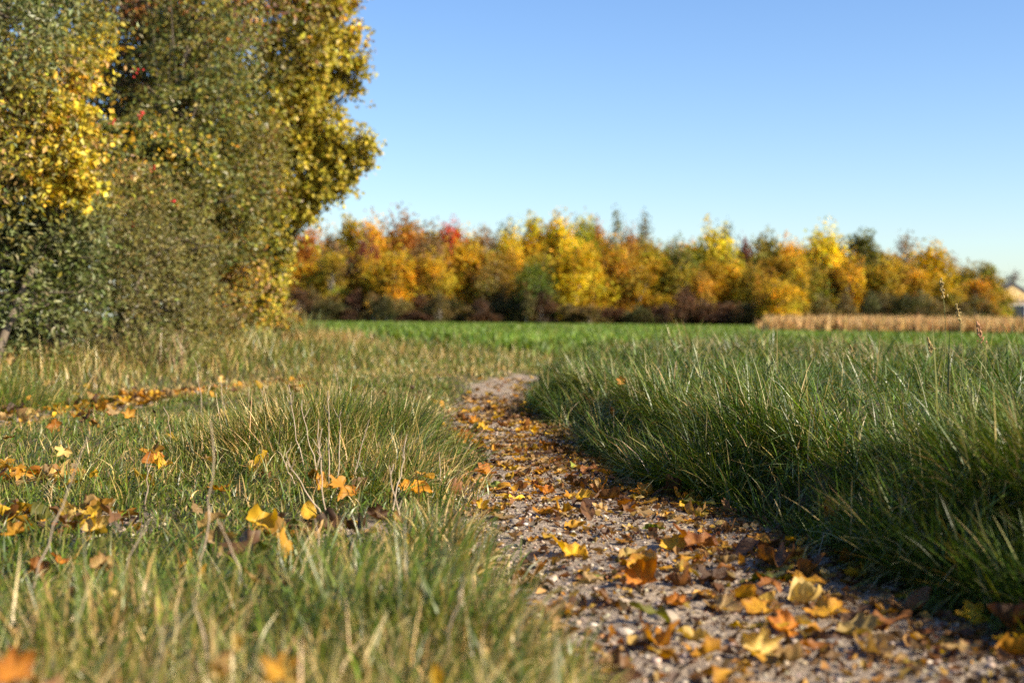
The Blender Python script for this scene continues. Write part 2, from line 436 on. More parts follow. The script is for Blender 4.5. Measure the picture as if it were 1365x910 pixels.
tag(mk('grass', v, f, M_GRASS, col=c), 'green and straw coloured grass strip between the two wheel tracks', 'grass', kind='stuff')

# tufts that stand up out of the strip
def tuft_thing(cx, cy, rx, ry, n, h0, azm, label, dry=0.12):
    x = cx + rng.normal(0, rx, n); y = cy + rng.normal(0, ry, n)
    rr = np.hypot((x - cx) / rx, (y - cy) / ry)
    k = rr < 2.4; x, y, rr = x[k], y[k], rr[k]; n = len(x)
    out = np.arctan2(y - cy, x - cx)
    az = np.where(rng.uniform(size=n) < 0.4, azm + rng.normal(0, 0.6, n), out + rng.normal(0, 1.1, n))
    h = h0 * (1 - 0.17 * rr) * rng.uniform(0.5, 1.2, n) * (1 + 0.22 * N2c(np.stack([x, y], -1), 14.0))
    v, f, c = field_of(x, y, h, az, np.abs(rng.normal(0.16, 0.2, n)) + 0.12 * rr, np.abs(rng.normal(0.85, 0.7, n)), rng.uniform(0.0024, 0.0058, n), dry, 0.16)
    o0 = np.array([cx, cy, float(H(cx, cy))])
    o = mk('grass_tuft', v - o0, f, M_GRASS, col=c); o.location = o0
    tag(o, label, 'grass tuft', 'grass tufts of the strip between the tracks')
tuft_thing(-0.55, 4.75, 0.19, 0.33, 7500, 0.25, 0.1, 'big dark green grass tuft leaning toward the path, tallest in the strip', 0.08)
tuft_thing(-0.74, 4.55, 0.14, 0.30, 2600, 0.22, 2.8, 'smaller green tuft of dry stalks at the flank of the tallest tuft', 0.3)
tuft_thing(-0.34, 3.95, 0.12, 0.26, 2600, 0.15, 0.0, 'green and straw mixed tuft drooping over the left rim of the path', 0.25)
tuft_thing(-1.05, 5.6, 0.26, 0.25, 1900, 0.13, 1.5, 'low dark tuft in the middle of the strip near the left wheel track', 0.1)
tuft_thing(-2.75, 7.4, 0.25, 0.35, 2600, 0.26, -0.3, 'bright green tuft across the left wheel track under the hedge corner', 0.1)

tuft_thing(-0.18, 1.95, 0.09, 0.12, 700, 0.20, 1.0, 'blurred deep green tuft in the middle of the nearest grass', 0.12)
tuft_thing(-0.06, 1.85, 0.08, 0.12, 600, 0.15, 0.2, 'blurred yellow green tuft at the near corner of the path', 0.4)
tuft_thing(-0.52, 1.9, 0.10, 0.12, 600, 0.17, 2.0, 'blurred green and tan tuft in the bottom corner of the grass', 0.35)
tuft_thing(-0.38, 2.35, 0.12, 0.12, 700, 0.15, 0.6, 'loose green tuft behind the nearest blurred ones', 0.2)
tuft_thing(-0.14, 2.75, 0.08, 0.14, 700, 0.13, 0.2, 'yellowing tuft on the left path rim beside the crumpled yellow leaf', 0.5)

# verge between the left wheel track and the hedge
x, y = scatter(150000, 3.5, 18, q=1.2, half=0.52, pad=0.4)
keep = (x < trk_C(y) - trk_w(y) + 0.04) & (x > -5.5) & (rng.uniform(size=len(x)) > bare(x, y)) & (y < 16.5)
x, y = x[keep], y[keep]; n = len(x)
dT = trk_C(y) - trk_w(y) - x
clump = N2c(np.stack([x, y], -1), 3.5)
hh = (0.06 + 0.12 * sstep(0.05, 0.8, dT)) * (1 + 0.3 * clump) * rng.uniform(0.6, 1.3, n)
az = rng.uniform(0, 6.283, n); lean = np.abs(rng.normal(0.25, 0.25, n)); bend = np.abs(rng.normal(0.8, 0.5, n))
w = rng.uniform(0.003, 0.006, n) * np.maximum(1, y / 6) ** 0.7
v, f, c = field_of(x, y, hh, az, lean, bend, w, 0.26 + 0.15 * clump, 0.25)
tag(mk('verge_grass', v, f, M_GRASS, col=c), 'shaggy grass verge along the foot of the hedge', 'grass', kind='stuff')

# short grass where the lane runs out towards the field
x, y = scatter(90000, 11.5, 24, q=0.8, half=0.5, pad=0.3)
keep = (rng.uniform(size=len(x)) > bare(x, y) * 1.3) & (x < 0.3 + np.where(y > 13.5, 99, 0)) & (x > trk_C(np.minimum(y, 13)) - 0.6)
x, y = x[keep], y[keep]; n = len(x)
clump = N2c(np.stack([x, y], -1), 1.6)
hh = (0.10 + 0.05 * clump) * rng.uniform(0.5, 1.4, n)
hh = np.maximum(hh, 0.03)
v, f, c = field_of(x, y, hh, rng.uniform(0, 6.283, n), np.abs(rng.normal(0.25, 0.25, n)), np.abs(rng.normal(0.7, 0.5, n)),
                   rng.uniform(0.007, 0.013, n), np.interp(y, [11, 15, 18], [0.42, 0.32, 0.10]) + 0.12 * clump, 0.3)
tag(mk('short_grass', v, f, M_GRASS, col=c), 'short pale grass at the end of the track before the field', 'grass', kind='stuff')

# leafy green crop over the field
x, y = scatter(125000, 17, 150, q=1.35, half=0.47, pad=1)
keep = rng.uniform(size=len(x)) < sstep(-1.2, 0.5, y - 18.3 + N2(np.stack([x, y], -1), 0.8))
x, y = x[keep], y[keep]; n = len(x)
CG = [(0.122, 0.185, 0.022), (0.095, 0.155, 0.020), (0.165, 0.225, 0.030), (0.19, 0.19, 0.04)]
col = palette(n, CG, [4, 4, 3, 1], 0.2)
col = col * (1 + 0.18 * N2b(np.stack([x, y * 0.6], -1), 0.6))[:, None]
root = np.stack([x, y, H(x, y) - 0.01], -1)
v, f, c = blades(root, rng.uniform(0.12, 0.30, n), rng.uniform(0.03, 0.07, n) * np.maximum(1, y / 30) ** 0.8, rng.uniform(0, 6.283, n),
                 np.abs(rng.normal(0.3, 0.25, n)), np.abs(rng.normal(0.9, 0.5, n)), np.clip(col, 0, 1), seg=3)
tag(mk('crop', v, f, M_CROP, col=c), 'low leafy green crop covering the field', 'crop', kind='stuff')

# standing dry maize at the far right
def corn():
    n = 26000
    a0, a1 = G(1018, 62), G(1700, 56)
    u = rng.uniform(0, 1, n); d = rng.uniform(0, 1, n) ** 1.7 * 55
    x = a0[0] + (a1[0] - a0[0]) * u + d * 0.22 + 0.4 * N2(np.stack([u * 90, d], -1), 1); y = a0[1] + (a1[1] - a0[1]) * u + d
    rowx = np.round(x / 0.75) * 0.75 + rng.normal(0, 0.1, n)
    root = np.stack([rowx, y, H(rowx, y)], -1)
    col = palette(n, [(0.50, 0.31, 0.11), (0.42, 0.25, 0.09), (0.58, 0.39, 0.17), (0.30, 0.16, 0.06)], [4, 3, 3, 1.3], 0.2)
    v, f, c = blades(root, rng.uniform(0.45, 0.98, n), rng.uniform(0.04, 0.10, n), rng.uniform(0, 6.283, n),
                     np.abs(rng.normal(0.08, 0.1, n)), np.abs(rng.normal(0.5, 0.6, n)), np.clip(col, 0, 1), seg=3)
    tag(mk('maize', v, f, M_DRY, col=c), 'standing dry brown maize beyond the green field', 'crop', kind='stuff')
corn()

# ------------------------------------------------------------------ leaves on woody plants
def leaf_cards(pos, nrm, size, col, slim=0.55, fold=0.25):
    """folded pointed leaves, 5 points each"""
    n = len(pos)
    nrm = nrm / (np.linalg.norm(nrm, axis=1)[:, None] + 1e-9)
    r = rng.normal(size=(n, 3)); a = np.cross(nrm, r); a /= np.linalg.norm(a, axis=1)[:, None] + 1e-9
    b = np.cross(nrm, a)
    s = size[:, None]
    base, tip = pos - a * s * 0.5, pos + a * s * 0.5 - nrm * s * 0.12
    mid = pos - nrm * s * fold * 0.3
    l, rr = pos + b * s * slim * 0.5 - a * s * 0.05 + nrm * s * fold * 0.3, pos - b * s * slim * 0.5 - a * s * 0.05 + nrm * s * fold * 0.3
    v = np.stack([base, l, tip, rr, mid], 1).reshape(-1, 3)
    o = np.arange(n)[:, None] * 5
    f = np.concatenate([o + np.array([[0, 4, 1]]), o + np.array([[1, 4, 2]]), o + np.array([[2, 4, 3]]), o + np.array([[3, 4, 0]])])
    return v, f, np.repeat(col, 5, 0)
def crown_points(blobs, n, shell=0.22, rough=0.3, seed=0):
    """points and outward directions in the outer volume of several lumpy blobs"""
    c = np.array([b[0] for b in blobs]); r = np.array([b[1] for b in blobs])
    wgt = (r.prod(1)) ** (2 / 3); k = rng.choice(len(blobs), n, p=wgt / wgt.sum())
    d = rng.normal(size=(n, 3)); d /= np.linalg.norm(d, axis=1)[:, None]
    nn = N3(d * 2.2 + c[k] * 1.7, 1.0) * rough + N3b(d * 5 + c[k] * 3.1, 1.0) * rough * 0.6
    rad = (1 + nn) * (1 - np.abs(rng.normal(0, shell, n)))
    p = c[k] + d * r[k] * np.clip(rad, 0.05, 1.6)[:, None]
    return p, d, k
def hedge_plant(name, label, cat, foot, blobs, n, size, cols, weights, group=None, slim=0.55, up=0.5, shell=0.22, rough=0.3, bark=None,
                patch=0.9, stems=3, sun_cols=None, stem_r=0.035, jit=0.30, sizes=(0.6, 1.35), spray=1.0):
    root = empty(name, tuple(foot))
    tag(root, label, cat, group)
    p, d, k = crown_points(blobs, int(n * 1.25), shell, rough)
    p = p[p[:, 2] > H(p[:, 0], p[:, 1]) + 0.03]
    sp = []
    for (bc, br) in blobs:                              # leafy shoots that break the outline
        for _ in range(16):
            q = rng.normal(size=3); q /= np.linalg.norm(q); q[2] = q[2] * 0.8 + 0.25
            st = np.array(bc) + q * br * rng.uniform(0.8, 1.05); ln = rng.uniform(0.12, 0.38) * (0.6 + br[0])
            g = q * 0.8 + rng.normal(0, 0.35, 3); u = rng.uniform(0, 1, (int(18 * spray), 1))
            sp.append(st + g * u * ln - np.array([0, 0, 0.25]) * ln * u ** 2 + rng.normal(0, size * 0.4, (len(u), 3)))
    p = np.concatenate([p] + sp); p = p[p[:, 2] > H(p[:, 0], p[:, 1]) + 0.03]
    n = len(p); d = rng.normal(size=(n, 3)) * 0.75 + np.array([0.45, -0.35, up])
    # colour drifts over the crown in patches
    ph = N3(p, patch * 2.0) * 0.5 + 0.5
    cw = np.cumsum(np.array(weights) / sum(weights))
    u = np.clip(ph * 0.62 + rng.uniform(0, 1, n) * 0.5 - 0.06, 0, 0.9999)
    base = np.array(cols)[np.minimum(np.searchsorted(cw, u), len(cols) - 1)]
    col = np.clip(base * np.exp(rng.normal(0, jit, (n, 1))) * np.exp(rng.normal(0, 0.08, (n, 3))), 0, 1)
    v, f, c = leaf_cards(p - foot, d, rng.uniform(sizes[0], sizes[1], n) * size * 0.88, col, slim)
    mk('crown', v, f, M_HEDGE, root, col=c, smooth=False)
    t = Tubes()
    for q, (bc, br) in enumerate(blobs):
        s = np.asarray(foot) + np.array([rng.normal(0, 0.05), rng.normal(0, 0.05), -0.06])
        e = np.array(bc) + np.array([0, 0, br[2] * 0.3]); mid = s + (e - s) * np.array([0.12, 0.2, 0.62]) + rng.normal(0, 0.06, 3)
        tt = np.linspace(0, 1, 9)[:, None]
        path = (1 - tt) ** 2 * s + 2 * tt * (1 - tt) * mid + tt ** 2 * e
        t.add(path - foot, np.linspace(stem_r, stem_r * 0.25, 9), 6)
        for _ in range(9):                               # twigs reaching the crown's skin
            dd = rng.normal(size=3); dd /= np.linalg.norm(dd); dd[2] = abs(dd[2]) * 0.6 + dd[2] * 0.4
            a = path[rng.integers(4, 9)]; z = np.array(bc) + dd * np.array(br) * rng.uniform(0.8, 1.12)
            m2 = a * 0.5 + z * 0.5 + rng.normal(0, 0.04, 3)
            ts = np.linspace(0, 1, 6)[:, None]
            t.add((1 - ts) ** 2 * a + 2 * ts * (1 - ts) * m2 + ts ** 2 * z - foot, np.linspace(stem_r * 0.3, 0.002, 6), 4)
    t.build('trunk', bark or M_BARK, root)
    return root
def bl(lst):
    """blobs given as (px, py, depth, radius in px, stretch z)"""
    out = []
    for (px, py, d, r, *k) in lst:
        R = r / F * d; sz = k[0] if k else 1.0
        out.append((P(px, py, d), np.array([R, R, R * sz])))
    return out
OLIVE, DKGREEN, GREYGREEN = (0.165, 0.145, 0.026), (0.075, 0.090, 0.020), (0.150, 0.160, 0.058)
YEL, GOLD, LIME, RUST, BROWN, TAN = (0.60, 0.41, 0.025), (0.48, 0.27, 0.02), (0.32, 0.27, 0.028), (0.34, 0.13, 0.025), (0.19, 0.105, 0.032), (0.40, 0.26, 0.09)
hedge = 'shrubs and trees of the hedge along the lane'
hedge_plant('silvery_shrub', 'grey green shrub with mixed yellowing leaves at the corner nearest the camera', 'shrub', G(-40, 8.6),
            bl([(-10, 40, 8.4, 95), (30, 170, 8.7, 85), (-70, 230, 8.6, 130), (20, 290, 9.0, 95), (-20, 390, 8.9, 110), (-110, 60, 8.7, 150), (60, 350, 9.3, 70), (-20, -110, 8.7, 120), (70, 90, 9.3, 62), (55, 190, 9.1, 60), (92, 290, 9.2, 52), (110, 200, 9.6, 38), (100, 370, 9.5, 50), (80, 10, 9.6, 70)]),
            36000, 0.050, [DKGREEN, GREYGREEN, OLIVE, LIME, TAN, GOLD], [2, 5, 3, 2, 1.6, 1], hedge, 0.45)
hedge_plant('yellow_maple_bush', 'bright yellow leaved maple bush spilling out of the hedge', 'bush', G(70, 9.9),
            bl([(88, 165, 8.7, 26), (74, 205, 8.6, 28), (96, 232, 8.7, 22), (66, 135, 8.8, 24), (106, 258, 8.8, 13), (60, 250, 8.6, 18), (122, 75, 10.2, 17), (100, 105, 9.6, 18), (120, 30, 10.9, 30)]),
            1700, 0.044, [(0.36, 0.27, 0.03), LIME, YEL, (0.52, 0.37, 0.03), LIME, (0.30, 0.24, 0.03)], [2, 1.5, 4, 4, 2, 1], hedge, 0.85, shell=0.4, rough=0.6, stem_r=0.014)
hedge_plant('brown_thorn_bush', 'dark brown half bare thorn bush deep in the shaded gap', 'bush', G(190, 13.2),
            bl([(180, 40, 13.0, 85), (250, 20, 13.2, 95), (150, 130, 12.8, 70), (215, 130, 12.9, 75), (200, -90, 13.2, 110), (300, -90, 13.8, 120), (160, 230, 12.7, 80)]),
            20000, 0.055, [BROWN, OLIVE, (0.10, 0.05, 0.03), RUST, TAN, DKGREEN], [3, 3, 2, 1, 0.8, 2], hedge, 0.6, shell=0.3)
haw = hedge_plant('hawthorn', 'olive green hawthorn dotted with red berries', 'shrub', G(210, 12.0),
            bl([(175, 190, 11.6, 62), (230, 230, 11.6, 75), (270, 150, 12.0, 85), (190, 290, 11.5, 75), (130, 260, 11.2, 55), (290, 290, 12.2, 80), (255, 60, 12.4, 80)]),
            23000, 0.048, [DKGREEN, OLIVE, (0.11, 0.13, 0.035), LIME, GOLD, RUST], [2, 5, 3, 2, 2, 1.6], hedge, 0.6, sizes=(0.5, 1.35))
hedge_plant('privet', 'dense grey green privet filling the low front of the hedge', 'shrub', G(130, 10.7),
            bl([(40, 430, 10.0, 75, .8), (110, 380, 10.3, 85), (60, 330, 10.0, 75), (190, 400, 10.8, 85), (150, 310, 10.6, 75), (250, 420, 11.6, 70, .8), (-40, 430, 9.8, 80, .8), (230, 340, 11.2, 75), (-120, 420, 9.4, 90)]),
            34000, 0.040, [DKGREEN, (0.125, 0.112, 0.034), (0.16, 0.15, 0.05), (0.19, 0.155, 0.05), OLIVE, TAN, BROWN], [2, 3, 3, 2, 4, 1.5, 1.5], hedge, 0.42, rough=0.55)
hedge_plant('orange_brown_shrub', 'orange and brown leaved shrub in the middle of the hedge', 'shrub', G(285, 13.0),
            bl([(270, 205, 12.2, 45), (255, 270, 12.2, 42), (285, 330, 12.6, 60), (300, 400, 12.9, 55), (320, 220, 13.0, 70)]),
            11000, 0.044, [OLIVE, BROWN, GOLD, TAN, RUST, LIME], [5, 3, 1.5, 2, 0.8, 2], hedge, 0.6)
hedge_plant('olive_tree', 'tall olive green tree rising out of frame behind the hedge', 'tree', G(270, 15.2),
            bl([(60, 40, 15.5, 120), (120, 180, 15.5, 120), (0, 160, 15.5, 120), (180, 300, 15, 100), (60, 320, 15, 110), (330, 60, 14.8, 95), (240, -30, 15, 110), (350, -80, 15, 120), (300, 150, 14.6, 90), (390, 30, 15.1, 70), (230, 110, 15, 100), (170, -40, 15.2, 110), (300, -200, 15, 130)]),
            34000, 0.060, [DKGREEN, OLIVE, (0.15, 0.13, 0.03), BROWN, LIME, GOLD], [3, 5, 4, 2.5, 2, 2], hedge, 0.7, stem_r=0.06)
hedge_plant('yellow_green_tree', 'yellow green tree at the hedge end with a bough hanging over the field', 'tree', G(305, 15.6),
            bl([(398, 286, 14.9, 18), (425, 252, 14.9, 20), (380, 283, 15.0, 22), (366, 322, 15.0, 22), (360, 355, 15.1, 22), (360, 395, 15.2, 24), (405, 262, 15.0, 18), (405, 90, 15.2, 62), (428, 35, 15.3, 38), (446, 88, 15.2, 27), (385, 160, 15.0, 56), (428, 185, 15.1, 38), (456, 198, 15.0, 24), (480, 200, 15.0, 10), (468, 56, 15.2, 8), (478, 92, 15.2, 7), (470, 118, 15.2, 8), (490, 192, 15, 6), (488, 216, 15, 8), (468, 236, 15, 9), (452, 250, 15, 7), (412, 268, 15.1, 11), (440, 222, 15, 16), (398, 288, 15.1, 14), (455, 10, 15.2, 10), (425, 225, 15.1, 34),
                (350, 235, 15.1, 48), (388, 255, 15.0, 22), (325, 300, 15.0, 56), (345, 330, 15.2, 28), (405, -30, 15.4, 62), (330, 210, 14.8, 60), (335, 380, 15.2, 34), (305, 390, 15, 60), (436, -10, 15.4, 25), (412, 130, 15.2, 34)]),
            44000, 0.054, [OLIVE, (0.19, 0.17, 0.028), LIME, (0.42, 0.32, 0.03), GOLD, BROWN], [3, 4, 5, 4, 2, 0.8], hedge, 0.75, rough=0.45, stem_r=0.03, patch=0.7)
hedge_plant('low_yellowing_shrub', 'small yellowing shrub at the foot of the hedge end', 'shrub', G(375, 16.4),
            bl([(362, 350, 16.1, 22), (350, 400, 16.0, 32), (375, 430, 16.0, 22, .7), (330, 430, 15.6, 40, .8), (300, 440, 14.8, 40, .7)]),
            6500, 0.052, [OLIVE, LIME, (0.2, 0.2, 0.04), TAN, GOLD], [3, 3, 3, 2, 1], hedge, 0.5, rough=0.4)
# dry weeds at the end of the hedge
def weed(px, dp, h, n, cols, label, spread=0.16):
    b0 = G(px, dp); x = b0[0] + np.clip(rng.normal(0, .5, n), -0.8, 0.8) * spread * 1.4; y = b0[1] + np.clip(rng.normal(0, .5, n), -0.8, 0.8) * spread * 1.4
    v, f, c = blades(np.stack([x, y, H(x, y) - 0.01], -1), h * rng.uniform(0.5, 1.15, n), rng.uniform(0.006, 0.016, n), rng.uniform(0, 6.28, n),
                     np.abs(rng.normal(0.25, 0.2, n)), np.abs(rng.normal(0.7, 0.5, n)), palette(n, cols, [1] * len(cols), 0.2))
    o = mk('weed_clump', v - b0, f, M_GRASS, col=c); o.location = b0
    tag(o, label, 'weed', 'weeds at the foot of the hedge')
TANW = [(0.42, 0.27, 0.09), (0.34, 0.20, 0.07), (0.48, 0.33, 0.14), (0.20, 0.18, 0.05)]; GRW = [(0.13, 0.17, 0.04), (0.19, 0.19, 0.06), (0.3, 0.24, 0.09)]
weed(405, 16.0, 0.42, 420, GRW, 'greenish weed clump trailing off the end of the hedge')
weed(445, 16.5, 0.27, 520, TANW, 'tan dried weed clump standing before the green field', 0.24)
weed(470, 17.0, 0.22, 360, TANW, 'lower tan weed clump beyond the first tan one', 0.22)
weed(418, 15.0, 0.25, 420, TANW, 'sprawling straw clump nearest the end of the hedge', 0.25)
weed(330, 13.6, 0.33, 420, GRW, 'loose green weed clump under the yellowing shrub', 0.22)
weed(210, 10.4, 0.36, 380, GRW + [(0.3, 0.2, 0.12)], 'rough weed clump at the foot of the grey green privet', 0.22)
# a berry cluster here and there on the hawthorn: parts of it
_th = np.linspace(0.02, math.pi - 0.02, 5); _ph = np.linspace(0, 2 * math.pi, 7)[:-1]
_bv = np.array([[math.sin(a) * math.cos(b), math.sin(a) * math.sin(b), math.cos(a)] for a in _th for b in _ph]) * 0.0085
_bf = np.array([[a * 6 + b, a * 6 + (b + 1) % 6, (a + 1) * 6 + (b + 1) % 6, (a + 1) * 6 + b] for a in range(4) for b in range(6)])
_bm = mk('berry', _bv, _bf, M_BERRY, link=False)
for (px, py) in ((188, 156), (183, 97), (165, 243), (152, 162), (187, 150), (176, 300), (205, 225), (232, 270)):
    q = P(px, py, 10.9)
    for _ in range(5):
        o = obj('berry', _bm, haw); o.location = q + rng.normal(0, 0.016, 3) - np.array(haw.location)

# ------------------------------------------------------------------ the far wood, tree by tree
def crown_proto(kind, seed):
    """unit tree, 1 m tall and about 1 m wide times 'wide': crown and trunk meshes"""
    global rng
    keep = rng; rng = np.random.default_rng(seed)
    B = []
    if kind == 'round':
        lo, hi, wd, nb, n, sz, sh = 0.06, 0.86, 0.30, 22, 5200, 0.032, 0.3
    elif kind == 'tall':
        lo, hi, wd, nb, n, sz, sh = 0.06, 0.90, 0.20, 18, 3600, 0.028, 0.3
    elif kind == 'sparse':
        lo, hi, wd, nb, n, sz, sh = 0.30, 0.92, 0.20, 14, 1100, 0.026, 0.35
    else:
        lo, hi, wd, nb, n, sz, sh = 0.20, 0.80, 0.46, 12, 2400, 0.055, 0.25
    for q in range(nb):
        u = (q + rng.uniform(0, 1)) / nb; z = lo + (hi - lo) * u
        prof = math.sin(math.pi * min(1, 0.18 + 0.80 * u)) ** 0.7
        a = rng.uniform(0, 6.283); rr = wd * prof * rng.uniform(0.25, 0.8)
        s = rng.uniform(0.10, 0.17) * (0.75 if kind in ('tall', 'sparse') else 1.0) * (1.35 if kind == 'shrub' else 1)
        B.append((np.array([math.cos(a) * rr, math.sin(a) * rr, z]), np.array([s, s, s * rng.uniform(0.8, 1.1)])))
    B.append((np.array([0, 0, hi]), np.array([0.09, 0.09, 0.11]) * (1.6 if kind in ('round', 'shrub') else 1)))
    p, d, k0 = crown_points(B, n, sh, 0.5)
    ok = p[:, 2] > 0.02; p, k0 = p[ok], k0[ok]; n = len(p)
    val = np.exp(rng.normal(0, 0.28, (n, 1))) * np.exp(rng.normal(0, 0.10, (n, 3)))
    val *= (1 + 0.25 * N3(p * 9 + seed, 1.0))[:, None]
    hue = np.abs(rng.normal(0, 1, (len(B), 1))); tint = np.exp(hue * np.array([[-0.16, 0.02, 0.10]])) * np.exp(rng.normal(-0.05, 0.22, (len(B), 1))); val *= tint[k0]
    v, f, c = leaf_cards(p, rng.normal(size=(n, 3)) + np.array([0.4, -0.4, 0.5]), rng.uniform(0.7, 1.3, n) * sz, np.clip(val, 0.1, 2.2), 0.8)
    v = v.reshape(-1, 3); ext = float(np.percentile(np.hypot(p[:, 0], p[:, 1]), 93)); hgt = float(np.percentile(p[:, 2], 99.3))
    crown = mk('crown', v, f, M_WOOD, col=c, smooth=False, link=False)
    t = Tubes(); zz = np.linspace(-0.02, 0.8, 8)
    t.add(np.stack([0.02 * np.sin(zz * 5 + seed), 0.02 * np.cos(zz * 4 + seed), zz], -1), np.linspace(0.024, 0.006, 8), 7)
    for (bc, br) in B:
        s = np.array([0, 0, max(0.12, bc[2] - 0.25)]); tt = np.linspace(0, 1, 5)[:, None]
        m2 = (s + bc) / 2 + np.array([0, 0, -0.04])
        t.add((1 - tt) ** 2 * s + 2 * tt * (1 - tt) * m2 + tt ** 2 * (bc + np.array([0, 0, br[2] * .8])), np.linspace(0.010, 0.002, 5), 5)
    trunk = t.build('trunk', M_PALEBARK, link=False)
    rng = keep
    return crown, trunk, ext, hgt
PROTO = {k: [crown_proto(k, s * 17 + len(k)) for s in range(1, m + 1)] for k, m in (('round', 6), ('tall', 5), ('sparse', 4), ('shrub', 5))}
BASEY = lambda px: np.interp(px, [380, 430, 1000, 1365], [429, 429.5, 437, 441])
def wood_tree(name, cat, label, px, top, width, colr, kind='round', depth=None, base=None, group='trees of the far autumn wood'):
    d = depth or 165.0 + random.uniform(-2, 2)
    foot = G(px, d); foot[2] = H(foot[0], foot[1]) - 0.05
    h = P(px, top, d)[2] - foot[2]
    crown, trunk, ext, hgt = random.choice(PROTO[kind]); h = h / hgt
    r = empty(name, tuple(foot)); tag(r, label, cat, group)
    wide = width * 1.22 / F * d / 2 / ext
    rz = random.uniform(0, 6.28)
    for nm, me in (('crown', crown), ('trunk', trunk)):
        o = obj(nm, me, r); o.rotation_euler = (0, 0, rz); o.scale = (wide, wide, h)
        if nm == 'crown': o.color = (*colr, 1)
    return r
cY, cG, cO, cR, cOl = (0.62, 0.37, 0.014), (0.52, 0.265, 0.014), (0.50, 0.17, 0.02), (0.46, 0.045, 0.02), (0.22, 0.17, 0.025)
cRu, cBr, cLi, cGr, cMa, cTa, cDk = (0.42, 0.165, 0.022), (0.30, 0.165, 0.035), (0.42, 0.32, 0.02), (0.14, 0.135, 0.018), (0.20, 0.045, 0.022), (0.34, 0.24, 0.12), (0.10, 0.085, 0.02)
cPk = (0.26, 0.15, 0.065)
